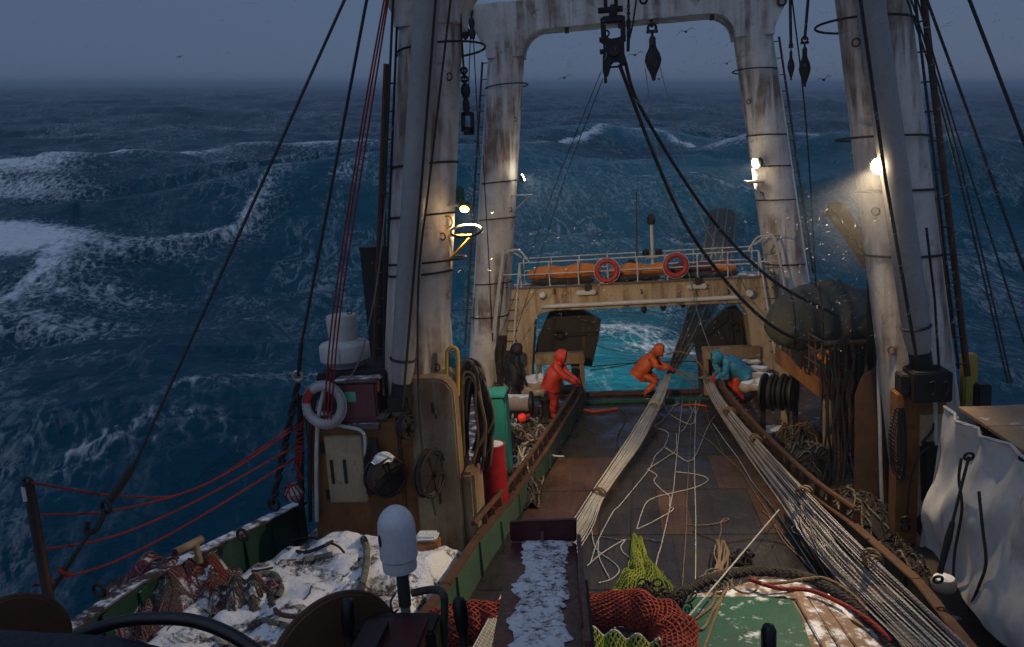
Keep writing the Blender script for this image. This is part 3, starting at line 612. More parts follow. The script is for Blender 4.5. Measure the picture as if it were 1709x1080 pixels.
tag(MB().lathe([(.1, 0), (.12, .2), (.12, .42), (.05, .5)], (P(1059, 430, Y=YP+.45).x-.1, YP+.45, 3.2), n=14).build('bell_buoy', 'black_iron'), 'small black bell shaped float beside the signal mast', 'float')
# ------------------------------------------------------------------ trawl doors behind the portal
def tdoor(poly, label, Y, ribs):
    q = [P(px, py, Y=Y) for px, py in poly]; c = sum(q, V((0, 0, 0)))/len(q); t = thing('trawl_door', label, 'trawl door', (c.x, Y, min(p.z for p in q)))
    MB().prism(q, (0, .22, .02)).build('plate', 'door_dark', t, bevel=.02)
    for a, b in ribs: a, b = P(*a, Y=Y-.05), P(*b, Y=Y-.05); MB().bar(a, b, .09, .08).build('rib', 'black_iron', t, bevel=.01)
    return t
d1 = tdoor([(890, 605), (898, 563), (918, 519), (969, 516), (1003, 535), (999, 565), (988, 612)], 'dark steel trawl door hanging on the left behind the portal', 22.0, [((925, 528), (920, 590)), ((955, 524), (990, 545)), ((935, 560), (996, 556))])
d2 = tdoor([(1158, 565), (1213, 514), (1229, 510), (1241, 527), (1259, 543), (1259, 592), (1163, 592)], 'dark peaked trawl door hanging on the right behind the portal', 22.0, [((1218, 520), (1222, 585)), ((1235, 535), (1240, 580)), ((1170, 566), (1215, 530))])
for d, px, py in ((d1, 935, 560), (d2, 1226, 545)): MB().torus(P(px, py, Y=21.9), .12, .03, (0, 1, .2), 14, 6).build('shackle', 'black_iron', d)
def wframe(px0, px1, py, label, m):
    a, b = P(px0, py, Y=21.0), P(px1, py, Y=21.0); t = thing('roller_frame', label, 'frame', ((a.x+b.x)/2, 21, .1))
    MB().mm((a.x, 20.85, a.z-.3), (b.x, 21.15, a.z)).build('top_plate', m, t, bevel=.02)
    for k in range(3): x = a.x+.08+(b.x-a.x-.16)*k/2; MB().mm((x-.06, 20.9, .1), (x+.06, 21.1, a.z-.3)).build('leg', m, t)
    MB().cyl((a.x+.1, 21, .35), (b.x-.1, 21, .35), .13, 14).build('roller', 'brown_rust', t)
wframe(893, 975, 590, 'beige steel roller frame under the left trawl door', 'cream_box'); wframe(1172, 1268, 580, 'beige steel roller frame under the right trawl door', 'cream_box')
# ------------------------------------------------------------------ left side: deckhouse, casing, vents
YH = 12.1
a, b = P(528, 880, Y=YH), P(660, 628, Y=YH)
dh_ = thing('deckhouse', 'rusty orange deckhouse with a bolted hatch at the foot of the left near gantry leg', 'deckhouse', ((a.x+b.x)/2, YH, .1))
ztop = P(600, 628, Y=YH).z; zmid = P(600, 702, Y=YH).z
MB().mm((a.x, YH, .1), (-4.15, YH+1.6, zmid)).build('lower_wall', 'orange_rust', dh_, bevel=.03)
MB().mm((a.x-.12, YH-.05, zmid), (-4.3, YH+1.7, zmid+.1)).build('ledge', 'deck_snowy', dh_, bevel=.03)
MB().mm((P(518, 640, Y=YH).x, YH+.25, zmid+.1), (-4.35, YH+1.5, ztop)).build('upper_wall', 'dark_steel', dh_, bevel=.03)
q0, q1 = P(553, 838, Y=YH), P(605, 725, Y=YH)
h = MB().mm((q0.x, YH-.05, q0.z), (q1.x, YH+.02, q1.z)).build('hatch', 'cream_rusty', dh_, bevel=.02)
for dx in (.08, .3): MB().mm((q0.x+dx, YH-.09, q0.z+.35), (q0.x+dx+.04, YH-.05, q0.z+.75)).build('dog', 'black_iron', h)
for z in (q0.z+.15, q1.z-.2): MB().cyl((q0.x-.03, YH-.05, z-.08), (q0.x-.03, YH-.05, z+.08), .03, 8).build('hinge', 'black_iron', h)
for px in (518, 529): MB().tube(spline([P(px, 870, Y=YH-.1), P(px-1, 780, Y=YH-.1), P(px+2, 700, Y=YH-.1), P(px+14, 640, Y=YH-.1)], 4), .035, 8).build('pipe', 'pipe_white' if px > 520 else 'black_iron', dh_)
MB().tube(spline([P(540, 705, Y=YH-.12), P(575, 712, Y=YH-.12), P(606, 722, Y=YH-.12), P(610, 760, Y=YH-.12)], 4), .03, 8).build('pipe', 'pipe_white', dh_)
# maroon locker with sticker
q0, q1 = P(574, 703, Y=YH+.1), P(630, 634, Y=YH+.1)
t = thing('locker', 'maroon locker with a green notice beside the white life ring', 'locker', ((q0.x+q1.x)/2, YH+.1, q0.z))
MB().mm((q0.x, YH-.05, q0.z), (q1.x, YH+.24, q1.z)).build('case', 'maroon_box', t, bevel=.03)
s0, s1 = P(576, 671, Y=YH-.05), P(593, 654, Y=YH-.05); MB().mm((s0.x, YH-.056, s0.z), (s1.x, YH-.05, s1.z)).build('notice', 'sticker_green', t, smooth=0)
s0, s1 = P(594, 687, Y=YH-.05), P(610, 671, Y=YH-.05)
for u, v2 in (((s0.x, s0.z), (s1.x, s0.z)), ((s1.x, s0.z), (s1.x, s1.z)), ((s1.x, s1.z), (s0.x, s1.z)), ((s0.x, s1.z), (s0.x, s0.z))): MB().bar((u[0], YH-.053, u[1]), (v2[0], YH-.053, v2[1]), .008, .006).build('notice_edge', 'sticker_line', t, smooth=0)
MB().mm((q0.x-.05, YH-.08, q1.z), (q1.x+.05, YH+.26, q1.z+.05)).build('lid', 'deck_snowy', t, bevel=.015)
MB().mm((q0.x, YH-.1, q0.z-.1), (q1.x, YH+.2, q0.z)).build('shelf', 'deck_snowy', t, bevel=.015)
ring('life_ring', 'white life ring with a red band hung on the deckhouse at left', P(541, 676, Y=YH-.15), .30, ('ring_white', 'ring_white'), (-.1, -1, .1)).children[1].data.materials[0] = MT['ring_red']
MB().torus(P(541, 676, Y=YH+.02), .2, .02, (0, 1, 0), 20, 6).build('valve_wheel', 'brown_rust', dh_)
# mushroom vent
c = P(580, 628, Y=12.9); x, y, z0 = c.x, c.y, ztop; zz = lambda py: P(580, py, Y=12.9).z; wd = m_px(1, 12.9)
t = thing('mushroom_vent', 'tall white mushroom ventilator with rusty brim on the deckhouse roof', 'vent', (x, y, z0))
MB().lathe([(29*wd, z0), (29*wd, zz(598))], (x, y, 0), n=28).build('trunk', 'vent_white', t)
MB().lathe([(38*wd, zz(603)), (43*wd, zz(598)), (43*wd, zz(575)), (40*wd, zz(571)), (24*wd, zz(566))], (x, y, 0), n=32).build('brim', 'vent_white', t)
MB().lathe([(23*wd, zz(568)), (25*wd, zz(560)), (27*wd, zz(530)), (25*wd, zz(525))], (x, y, 0), n=28).build('cap', 'vent_white', t)
MB().torus((x+.15, y, zz(524)+.03), .04, .012, (0, 1, 0), 12, 6).build('lifting_eye', 'brown_rust', t)
# dark funnel behind
a = P(628, 410, Y=14.4); tag(MB().lathe([(.30, .1), (.31, a.z-.1), (.33, a.z)], (a.x, 14.4, 0), n=24).build('exhaust_pipe', 'dark_steel'), 'dark wide exhaust pipe standing behind the left near gantry leg', 'pipe')
a = P(622, 510, Y=13.6); 
# casing around the leg
cz = thing('leg_casing', 'cream rust stained casing with rounded top at the foot of the left near leg', 'casing', (-3.7, 12.3, .1))
pts = [P(692, 900, Y=12.0), P(692, 634, Y=12.0)]
xl, xr = P(690, 760, Y=12.0).x, P(765, 760, Y=12.0).x; zt = P(730, 632, Y=12.0).z
poly = [(xl, .1), (xr, .1), (xr, zt-.3)] + [(xr-.3+.3*math.cos(t_), zt-.3+.3*math.sin(t_)) for t_ in (.4, .8, 1.2, 1.57)] + [(xl, zt)]
MB().prism([(x, 12.0, z) for x, z in poly], (0, .9, 0)).build('case', 'cream_box', cz, bevel=.03)
MB().mm((xr, 12.02, .1), (xr+.22, 12.85, P(800, 790, Y=12).z)).build('step', 'cream_box', cz, bevel=.06)
MB().mm((-4.15, 12.15, .1), (xl, 12.6, zmid+.05)).build('rust_panel', 'orange_rust', cz, bevel=.02)
for py in (690, 765, 840): MB().bar((xl+.38, 11.99, P(720, py, Y=12).z), (xl+.38, 11.99, P(720, py-18, Y=12).z), .03, .03).build('clip', 'black_iron', cz)
MB().torus(P(727, 690, Y=11.96), .07, .016, (1, .2, 0), 14, 6).build('padeye', 'black_iron', cz)
t = thing('ventilator_box', 'slim pale louvred ventilator box right of the left near leg', 'vent', P(738, 560, Y=13.3)-V((0, 0, .5)))
c = P(738, 540, Y=13.3); MB().box(c, (.26, .3, .9)).build('case', 'vent_white', t, bevel=.02); c = P(738, 590, Y=13.3)
for k in range(8): MB().box(c+V((0, -.14, .3-k*.09)), (.24, .05, .04)).build('louvre', 'dark_steel', t)
MB().box((c.x, 13.3, c.z/2), (.22, .24, c.z)).build('stem', 'dark_steel', t)
# reels and fairleads in front of the casing
def reel(px, py, Y, R, wd_, label, ax=(1, 0, 0), sn=False):
    c = P(px, py, Y=Y); ax = V(ax).normalized(); t = thing('rope_reel', label, 'reel', (c.x, c.y, c.z-R))
    for s in (-1, 1):
        cc = c+ax*s*wd_/2; fl_ = MB().torus(cc, R, .022, ax, 32, 6).build('flange', 'dark_steel', t); fx, fy = frame(ax)
        for k in range(6): a_ = k*math.pi/3+.3; MB().bar(cc+(fx*math.cos(a_)+fy*math.sin(a_))*.05, cc+(fx*math.cos(a_)+fy*math.sin(a_))*R, .045, .02, ax).build('spoke', 'dark_steel', fl_)
    MB().lathe([(R*.35, -wd_/2), (R*.86, -wd_/2+.02), (R*.9, 0), (R*.86, wd_/2-.02), (R*.35, wd_/2)], c, ax, 28).build('wound_wire', 'hose_black', t)
    for k in range(7): a_ = ax*(-wd_/2+.03+(wd_-.06)*k/6); MB().torus(c+a_, R*random.uniform(.82, .9), .022, ax+V((random.uniform(-.06, .06), 0, random.uniform(-.06, .06))), 28, 6).build('turn', ['wire', 'rope_brown'][k % 2], t)
    MB().cyl(c-ax*(wd_/2+.08), c+ax*(wd_/2+.08), .05, 12).build('axle', 'black_iron', t)
    if sn: MB().grid(lambda u, v: c+V(((u-.5)*.34, (v-.5)*.3, R-.04+.13*max(0, 1-((2*u-1)**2+(2*v-1)**2))**.6+.05*(vn(u*5, v*5)-.5))), 16, 16).build('snow_cap', 'snow', t, smooth=80)
    return t
reel(643, 795, 11.75, .31, .24, 'black wire reel with a cap of snow in front of the deckhouse', (.75, -.66, 0), True)
reel(717, 790, 11.7, .37, .14, 'tall narrow black wire reel against the cream casing', (.95, -.3, 0))
reel(678, 712, 11.9, .18, .1, 'small pale rimmed reel high on the rust panel', (.9, -.4, 0))
t = thing('fairlead', 'roller fairlead with two snowy upright rollers behind the white dome', 'fairlead', P(655, 880, Y=11.3))
t.location.z = .1
for px in (622, 645): q = P(px, 870, Y=11.3); MB().lathe([(.1, .1), (.08, .15), (.07, .5), (.1, .56)], (q.x, q.y, 0), n=16).build('roller', 'deck_snowy', t)
q0, q1 = P(605, 830, Y=11.35), P(690, 838, Y=11.35); MB().bar((q0.x, 11.35, .62), (q1.x, 11.35, .62), .25, .08).build('top_bar', 'brown_rust', t); MB().bar((q0.x, 11.35, .14), (q1.x, 11.35, .14), .3, .08).build('base', 'brown_rust', t)
tag(MB().lathe([(.05, 0), (.30, .05), (.34, .18), (.30, .48), (.12, .56)], (P(592, 870, Y=11.4).x, 11.4, .1), n=24).build('mooring_drum', 'maroon_box'), 'dull maroon mooring drum in front of the deckhouse hatch', 'drum')
q = P(712, 862, Y=11.2); t = thing('tackle_box', 'small snow topped steel box beside the white dome', 'box', (q.x, q.y, .1)); MB().mm((q.x-.2, q.y-.15, .1), (q.x+.16, q.y+.15, .72)).build('case', 'orange_rust', t, bevel=.03); MB().mm((q.x-.19, q.y-.14, .72), (q.x+.15, q.y+.14, .8)).build('snow_layer', 'snow', t, bevel=.035)
q = P(491, 822, Y=12.0); t = thing('float_buoy', 'pale round float in red netting on the bulwark end', 'buoy', (q.x, q.y, q.z-.16)); MB().lathe([(.02, -.16), (.1, -.13), (.16, 0), (.1, .13), (.02, .16)], q, (0, 0, 1), 18).build('ball', 'ring_white', t)
for k in range(6): MB().torus(q, .165, .012, (math.cos(k*math.pi/6), math.sin(k*math.pi/6), .3), 20, 5).build('netting', 'rope_red', t)
# yellow handrail, hose bundle, teal cabinet, barrel
t = thing('yellow_handrail', 'bright yellow bent pipe handrail on top of the cream casing', 'handrail', P(755, 640, Y=12.4)); MB().tube(spline([P(746, 640, Y=12.4), P(746, 595, Y=12.4), P(748, 584, Y=12.4), P(755, 580, Y=12.4), P(762, 584, Y=12.4), P(764, 600, Y=12.4), P(764, 660, Y=12.4)], 5), .035, 10).build('pipe', 'pipe_yellow', t)
t = thing('hose_bundle', 'thick bundle of brown and black hoses hung beside the casing', 'hose', P(795, 800, Y=12.7))
for k in range(42):
    x0 = random.uniform(766, 782); x1 = random.uniform(798, 824); top = random.uniform(598, 650); xm = lerp(x0, x1, random.uniform(.25, .5)); y = 12.6+random.uniform(-.2, .35); bt = random.uniform(715, 785)
    pts = [P(x0, bt-random.uniform(0, 60), Y=y), P(x0-random.uniform(-2, 6), lerp(top, bt, .5), Y=y), P(xm-10, top+12, Y=y+.05), P(xm, top, Y=y+.08), P(xm+12, top+14, Y=y+.05), P(lerp(xm, x1, .75), lerp(top, bt, .4), Y=y), P(x1, lerp(top, bt, .75), Y=y), P(x1-random.uniform(0, 12), bt, Y=y)]
    MB().tube(spline(pts, 5), random.uniform(.018, .034), 7).build('hose', 'hose_brown' if k % 5 < 2 and top < 630 else 'hose_black', t)
q0, q1 = P(806, 760, Y=15), P(848, 664, Y=15)
t = thing('teal_cabinet', 'teal steel cabinet standing behind the red barrel', 'cabinet', ((q0.x+q1.x)/2, 15.2, .1))
MB().mm((q0.x, 15.0, .1), (q1.x-.1, 15.65, q1.z)).build('case', 'teal_box', t, bevel=.02); MB().mm((q0.x-.03, 14.97, q1.z), (q1.x-.07, 15.68, q1.z+.06)).build('lid', 'teal_box', t, bevel=.015); MB().mm((q1.x-.1, 15.08, .2), (q1.x-.07, 15.55, q1.z-.08)).build('door', 'teal_box', t, bevel=.01)
q = P(820, 850, Y=13.2); c = P(822, 742, Y=13.2); R = .21
t = thing('oil_barrel', 'red steel barrel with dented rings beside the trough wall', 'barrel', (c.x, 13.2, .1)); pr = []
for k in range(25): z = .1+(c.z-.1)*k/24; pr.append((R+.012*(k in (8, 16, 24, 0)), z))
MB().lathe(pr, (c.x, 13.2, 0), n=28).build('shell', 'red_barrel', t, smooth=25); MB().lathe([(R-.02, c.z), (R-.02, c.z+.012)], (c.x, 13.2, 0), n=24).build('lid', 'bag_snow', t); MB().torus((c.x, 13.2, c.z+.005), R, .016, n=28).build('rim', 'red_barrel', t)
# ------------------------------------------------------------------ tangles and bundles
def tangle(name, label, cat, poly, z, n, r, mats, hgt=.25, seed=1, wild=.5, ln=.8):
    rs = random.Random(seed); cs = [P(px, py, Z=z) for px, py in poly]; c = sum(cs, V((0, 0, 0)))/len(cs); t = thing(name, label, cat, (c.x, c.y, z))
    for k in range(n):
        wts = [rs.random()**1.5 for _ in cs]; s_ = sum(wts); p = sum((cs[i]*(wts[i]/s_) for i in range(len(cs))), V((0, 0, 0))); a_ = rs.uniform(0, 6.28); pts = []; st = ln/6
        for j in range(7): pts.append(V((p.x, p.y, z+r+abs(math.sin(j*1.3+k))*hgt*rs.random()))); a_ += rs.uniform(-1, 1)*wild*2; p = p+V((math.cos(a_), math.sin(a_), 0))*st
        MB().tube(spline(pts, 4), r*rs.uniform(.7, 1.2), 6).build('strand', mats[k % len(mats)], t)
    return t
tangle('hose_tangle', 'tangle of pale and dark hoses on the left side deck past the teal cabinet', 'hose', [(840, 690), (880, 690), (905, 715), (870, 770), (850, 800), (850, 740)], .1, 60, .022, ['rope_tan', 'hose_black', 'rope_white', 'hose_brown'], .3, 3, .5, 1.1)
tangle('rope_tangle', 'brown rope tangle at the feet of the red clad fisher', 'rope', [(880, 690), (925, 700), (905, 715), (890, 700)], .1, 16, .018, ['rope_tan', 'rope_brown'], .15, 4, .6, .9)
tangle('wire_tangle', 'rusty wire tangle on the right side deck beside the winch', 'rope', [(1290, 700), (1340, 720), (1400, 800), (1320, 760)], .1, 22, .016, ['rope_dark', 'rope_brown'], .15, 5, .6, .9)
def bundle(name, label, cat, px, py, Y, w_, h_, m, seed, z=None):
    c = P(px, py, Y=Y); mb = MB(); L = m_px(w_, Y)/2; H = m_px(h_, Y)
    def fn(u, v):
        th = v*2*math.pi; e = (1-abs(2*u-1)**5)**.5 if 0 < u < 1 else .05
        k = 1+.35*(vn(u*5+seed, math.cos(th)*2+seed)-.5)*2
        return V((c.x+(2*u-1)*L*1.0, Y+math.cos(th)*H*.7*e*k, c.z+math.sin(th)*H*.5*e*k))
    mb.grid(fn, 20, 18); return tag(mb.build(name, m, smooth=55), label, cat)
bundle('sail_bundle', 'off white folded canvas bundle between the dark figure and the red clad fisher', 'canvas', 897, 642, 20.3, 62, 30, 'bag_snow', 2)
bundle('sail_bundle', 'lower fold of snowy canvas just under the off white bundle', 'canvas', 893, 655, 20.0, 50, 16, 'bag_snow', 5)
for i, (px, py, Y, w_, h_) in enumerate(((1255, 617, 20.6, 56, 14), (1262, 630, 20.2, 60, 18), (1262, 645, 19.6, 56, 22), (1250, 605, 20.9, 40, 10))):
    bundle('fish_sack', ['snowy sack second from the top of the pile behind the blue jacket', 'broad snowy sack in the middle of the pile behind the blue jacket', 'lowest snowy sack of the pile, next to the black hose reel', 'topmost thin snowy sack of the pile by the right roller frame'][i], 'sack', px, py, Y, w_, h_, 'bag_snow', 20+i)
t = thing('deck_winch', 'snowy drum winch with upright bollard near the dark figure', 'winch', P(862, 672, Y=19.2)); t.location.z = .1
c = P(862, 672, Y=19.2); MB().cyl((c.x-.3, 19.2, c.z), (c.x+.35, 19.1, c.z), .22, 18).build('drum', 'bag_snow', t); MB().cyl((c.x+.35, 19.1, c.z), (c.x+.42, 19.1, c.z), .3, 18).build('flange', 'dark_steel', t); MB().mm((c.x-.35, 18.95, .1), (c.x+.55, 19.4, c.z-.18)).build('bed', 'dark_steel', t)
MB().lathe([(.12, .1), (.1, .5), (.14, .55), (.14, .62)], (c.x+.72, 19.2, 0), n=16).build('bollard', 'dark_steel', t)
q = P(871, 697, Y=18.2); t = thing('red_lantern', 'small red lantern lying on the left side deck hoses', 'lantern', q-V((0, 0, .1))); MB().lathe([(.03, -.1), (.09, -.06), (.1, .05), (.04, .1)], q, (1, .2, .3), 16).build('lens', 'lens_red', t); MB().cyl(q+V((.1, 0, .02)), q+V((.2, 0, .05)), .05, 10).build('base', 'ring_red', t)
tag(MB().tube(spline([P(px, py, Z=.03) for px, py in ((975, 684), (990, 687), (1010, 685), (1030, 682))], 5), .035, 7).build('orange_rope', 'rope_orange'), 'orange rope end lying on the deck by the left wall', 'rope')
tag(MB().tube(spline([P(px, py, Z=.03) for px, py in ((1140, 677), (1160, 675), (1180, 678))], 5), .025, 7).build('orange_rope', 'rope_orange'), 'short orange rope across the deck sill in front of the right bundle', 'rope')
tag(MB().tube(spline([P(px, py, Z=.14) for px, py in ((1243, 665), (1255, 659), (1270, 650))], 5), .025, 7).build('orange_rope', 'rope_orange'), 'orange rope on the right side deck beside the hose reel', 'rope')
# ------------------------------------------------------------------ right side
c = P(1300, 655, Y=17.4); t = thing('hose_reel', 'glossy black hose reel with snowy foot on the right side deck', 'reel', (c.x, 17.4, .1))
for k in range(6): MB().torus(c+V((.18*(k-2.5)/2.5*1.0+.05, .0, 0)), .36-.05*(k % 3), .05, (1, -.5, 0), 26, 8).build('hose_turn', 'hose_black', t)
for s in (-1, 1): MB().lathe([(.05, -.02), (.42, -.02), (.42, .02), (.05, .02)], c+V((.3*s, -.05*s, 0)), (1, -.5, 0), 26).build('flange', 'black_iron', t)
MB().mm((c.x-.4, 17.1, .1), (c.x+.45, 17.7, .28)).build('base', 'bag_snow', t, bevel=.03)
for s in (-1, 1): MB().mm((c.x+.34*s-.04, 17.3, .28), (c.x+.34*s+.04, 17.5, c.z)).build('stand', 'black_iron', t)
# raised platform with railing
pz = P(1345, 625, Y=16.0).z; A0, A1 = V((3.35, 19.4, pz)), V((3.15, 14.8, pz))
A0 = P(1297, 585, Y=18.4); A1 = P(1372, 632, Y=15.4); pz = (A0.z+A1.z)/2; A0.z = A1.z = pz
t = thing('side_platform', 'rusty raised platform with pipe railing carrying the covered boat', 'platform', (A1.x, 16.5, .1))
MB().prism([A0-V((0, 0, .3)), A1-V((0, 0, .3)), (5.6, 15.2, pz-.3), (5.5, 18.8, pz-.3)], (0, 0, .28)).build('deck', 'brown_rust', t, bevel=.02)
MB().bar(A0-V((.03, 0, .14)), A1-V((.03, 0, .14)), .04, .36).build('fascia', 'orange_rust', t)
for k in range(9): p = lerp(A0, A1, k/8); MB().tube([p, p+V((0, 0, .78))], .022, 6).build('rail_post', 'brown_rust', t)
for z in (.78, .52, .26): MB().tube([A0+V((0, 0, z)), A1+V((0, 0, z))], .02, 6).build('rail_bar', 'brown_rust', t)
for x, y in ((A1.x+.15, A1.y+.15), (A0.x+.15, A0.y-.1), (5.3, 15.5), (5.3, 18.5)): MB().mm((x-.08, y-.08, .1), (x+.08, y+.08, pz-.3)).build('leg', 'cream_rusty', t)
MB().torus(P(1352, 613, Y=15.9)-V((.06, 0, .05)), .08, .02, (1, .3, 0), 12, 6).build('padeye', 'black_iron', t)
for k in range(7): z = .5+k*.25; MB().tube([(A1.x+.3, A1.y-.1, z), (A1.x+.62, A1.y-.15, z)], .015, 6).build('rung', 'brown_rust', t)
for dx in (.3, .62): MB().tube([(A1.x+dx, A1.y-.12, .1), (A1.x+dx, A1.y-.12, pz)], .025, 6).build('ladder_stile', 'brown_rust', t)
# covered boat
c = P(1390, 532, Y=17.0); L = 1.35
mb = MB()
def boatf(u, v):
    th = (v-.08)/.84*math.pi if False else v*2*math.pi; s_ = 2*u-1; e = max(.02, (1-abs(s_)**2.6))**.6
    y = math.cos(th); z = math.sin(th); rz = .82 if z > 0 else .5; fold = .035*math.sin(u*44+math.cos(th)*5)+.22*(vn(u*6, math.cos(th)*2+9)-.5)+.09*(vn(u*19, math.cos(th)*6+3)-.5)
    if z > 0: z = z*(1-.15*abs(s_)) 
    return V((c.x+s_*L*1.02-.05, 17.0+s_*.35+y*.75*e*(1+fold), c.z-.05+z*rz*e*(1+fold)*(1-.25*s_)))
mb.grid(boatf, 44, 30)
t = thing('covered_boat', 'workboat under a dark grey tarpaulin behind the right near leg', 'boat', (c.x, 17, pz)); mb.build('tarpaulin', 'tarp_boat', t, smooth=60)
for u in (.18, .38, .58, .8): MB().tube([boatf(u, k/40)+(boatf(u, k/40)-c)*.012 for k in range(0, 41)], .012, 5).build('lashing', 'rope_dark', t)
for s in (-.7, .7): MB().mm((c.x+s-.08, 16.6+s*.25, pz), (c.x+s+.08, 17.4+s*.25, c.z-.25)).build('cradle', 'dark_steel', t)
q = P(1372, 582, Y=16.4); lump('fender_bag', 'orange fender bag behind the platform railing', 'fender', (q.x, 16.6, pz+.22), (q.x+.35, 16.1, pz+.22), .2, 'tarp_orange', 8)
# hanging dark nets
t = thing('hanging_net', 'dark net and rope hank hanging down beside the right near leg', 'net', P(1410, 800, Y=14.4))
for k in range(64):
    px = random.gauss(1410, 15); y = 14.3+random.uniform(-.35, .45); top = 565+abs(px-1410)*.6+random.uniform(-6, 14); bt = random.uniform(660, 830)
    pts = [P(px+random.uniform(-6, 6)*(j > 0), lerp(top, bt, j/5), Y=y+random.uniform(-.05, .05)) for j in range(6)]
    MB().tube(spline(pts, 3), random.uniform(.014, .03), 6).build('strand', ['rope_dark', 'rope_dark', 'rope_brown', 'rope_dark', 'hose_black'][k % 5], t)
MB().tube([P(1375, 575, Y=14.5), P(1460, 570, Y=14.3)], .05, 8).build('hanger_bar', 'brown_rust', t); MB().tube([P(1455, 572, Y=14.3), P(1455, 900, Y=14.3)], .06, 8).build('hanger_post', 'brown_rust', t)
# crane post and jib
a, b = P(1462, 395, Y=14.2), P(1440, 880, Y=14.2)
t = thing('crane', 'dark deck crane post with a rusty jib left of the right near leg', 'crane', (b.x, 14.2, .1))
MB().tube([(b.x+.45, 14.2, .1), (a.x+.12, 14.2, a.z)], [.34, .27], 18).build('post', 'dark_steel', t); a = P(1456, 440, Y=14.0); b = P(1392, 345, Y=13.6)
MB().bar(a, b, .22, .24).build('jib', 'orange_rust', t, bevel=.02); MB().cyl(b+V((0, -.12, 0)), b+V((0, .12, 0)), .085, 14).build('sheave', 'black_iron', t); MB().cyl(b+V((-.1, -.08, -.1)), b+V((-.1, .08, -.1)), .06, 12).build('sheave', 'black_iron', t)
# arched brown panel
t = thing('wind_shield', 'dull brown arched steel shield left of the right near leg', 'shield', P(1450, 900, Y=13.4)); q = [P(1425, 960, Y=13.3), P(1428, 660, Y=13.3), P(1440, 628, Y=13.3), P(1478, 605, Y=13.2), P(1485, 960, Y=13.2)]; MB().prism(q, (0, .06, 0)).build('plate', 'brown_rust', t, bevel=.01)
MB().tube(spline([P(1476, 905, Y=13.0), P(1471, 820, Y=13.0), P(1468, 700, Y=13.0), P(1466, 610, Y=13.0), P(1469, 596, Y=13.0), P(1474, 592, Y=13.0)], 5), .03, 8).build('handrail', 'pipe_white', t)
# right leg lower parts
t = thing('leg_casing', 'rusty yellow casing plate at the foot of the right near leg', 'casing', P(1545, 900, Y=12.2)); x0, x1 = P(1492, 800, Y=12.25).x, P(1572, 800, Y=12.25).x
MB().mm((x0, 12.15, .1), (x1, 12.5, P(1540, 655, Y=12.2).z)).build('plate', 'orange_rust', t, bevel=.02); MB().mm((x1-.38, 12.11, .1), (x1-.05, 12.16, P(1540, 690, Y=12.2).z)).build('strip', 'cream_rusty', t)
MB().tube([P(1566, 900, Y=12.0), P(1560, 640, Y=12.0)], .03, 8).build('pipe', 'pipe_white', t)
q = P(1547, 640, Y=11.9); t = thing('control_box', 'black control box on the right near leg below the boom foot', 'box', q-V((0, 0, .25))); MB().box(q, (.52, .5, .44)).build('case', 'black_iron', t, bevel=.02)
for dx in (-.06, .12): MB().tube(spline([q+V((dx, -.27, .08)), q+V((dx+.05, -.29, .1)), q+V((dx+.06, -.29, -.02)), q+V((dx+.03, -.29, -.1))], 4), .012, 6).build('hook', 'dark_steel', t)
MB().box(q+V((-.34, 0, .02)), (.12, .3, .3)).build('switch', 'dark_steel', t, bevel=.02)
t = thing('cable_pouch', 'long black pouch of coiled cable hung on the right leg casing', 'pouch', P(1550, 865, Y=12.0)); q = P(1552, 790, Y=11.98); MB().box(q, (.26, .16, .98), tilt=Matrix.Rotation(rad(-3), 3, 'Y')).build('pouch', 'cloth_black', t, bevel=.06)
q = P(1548, 878, Y=11.98)
MB().box(q, (.26, .2, .3)).build('base_box', 'black_iron', t, bevel=.03); MB().tube(spline([P(1552, 745, Y=11.9), P(1535, 760, Y=11.9), P(1520, 800, Y=11.9), P(1512, 870, Y=11.9)], 5), .015, 6).build('cable', 'hose_black', t); MB().tube(spline([P(1538, 740, Y=12.0), P(1555, 720, Y=12.0), P(1560, 705, Y=12.0)], 5), .02, 6).build('strap', 'rope_dark', t)
for py in (868, 881): MB().torus(P(1511, py, Y=11.9), .06, .018, (0, 1, .2), 16, 6).build('shackle', 'black_iron', t)
# tarpaulin covered stack with wooden top
t = thing('tarpaulin_stack', 'boxy stack wrapped in a white tarpaulin at the right edge of the deck', 'tarpaulin', (4.6, 8, .1))
zt = P(1605, 695, Y=10.6).z; X0 = P(1560, 960, Z=.62).x+.1
mb = MB()
def tarpf(u, v):     # u along Y from far to near, v from bottom to top
    y = 11.0-u*6.2; z = .62+v*(zt-.62); f1 = .06*math.sin(y*9+z*4.5)*(v**1.5)+.16*(vn(y*1.3+3, z*1.6)-.5)+.05*math.sin((y*2.2+z*5))+.07*(vn(y*4+8, z*1.1)-.5)+.03*(vn(y*9, z*5)-.5)
    return V((X0+.28*v+f1, y, z))
mb.grid(tarpf, 90, 40); mb.grid(lambda u, v: V((X0+.28*v+u*2.4, 11.0+.04*math.sin(u*20)+.03*math.sin(v*9), .62+v*(zt-.62))), 20, 10)
mb.build('tarpaulin', 'tarp_white', t, smooth=70)
MB().mm((X0+.62, 5, .1), (X0+2.6, 10.9, zt-.02)).build('core', 'wood_disc', t)
for k in range(7): y = 10.9-k*.86; MB().mm((X0+.40, y-.84, zt), (X0+2.7, y, zt+.04)).build('top_board', 'plywood', t)
MB().tube([tarpf(u/20, 1.0)+V((.0, 0, .01)) for u in range(21)], .022, 6).build('hem_rope', 'rope_white', t)
for pts in (((1616, 765), (1612, 800), (1617, 850), (1605, 920), (1602, 965)), ((1646, 820), (1652, 880), (1658, 940), (1645, 980), (1628, 1020))):
    q = [P(px, py, X=X0+.1) for px, py in pts]
    MB().tube(spline([p-V((.08, 0, 0)) for p in q], 5), .018, 6).build('slit_cord', 'rope_dark', t)
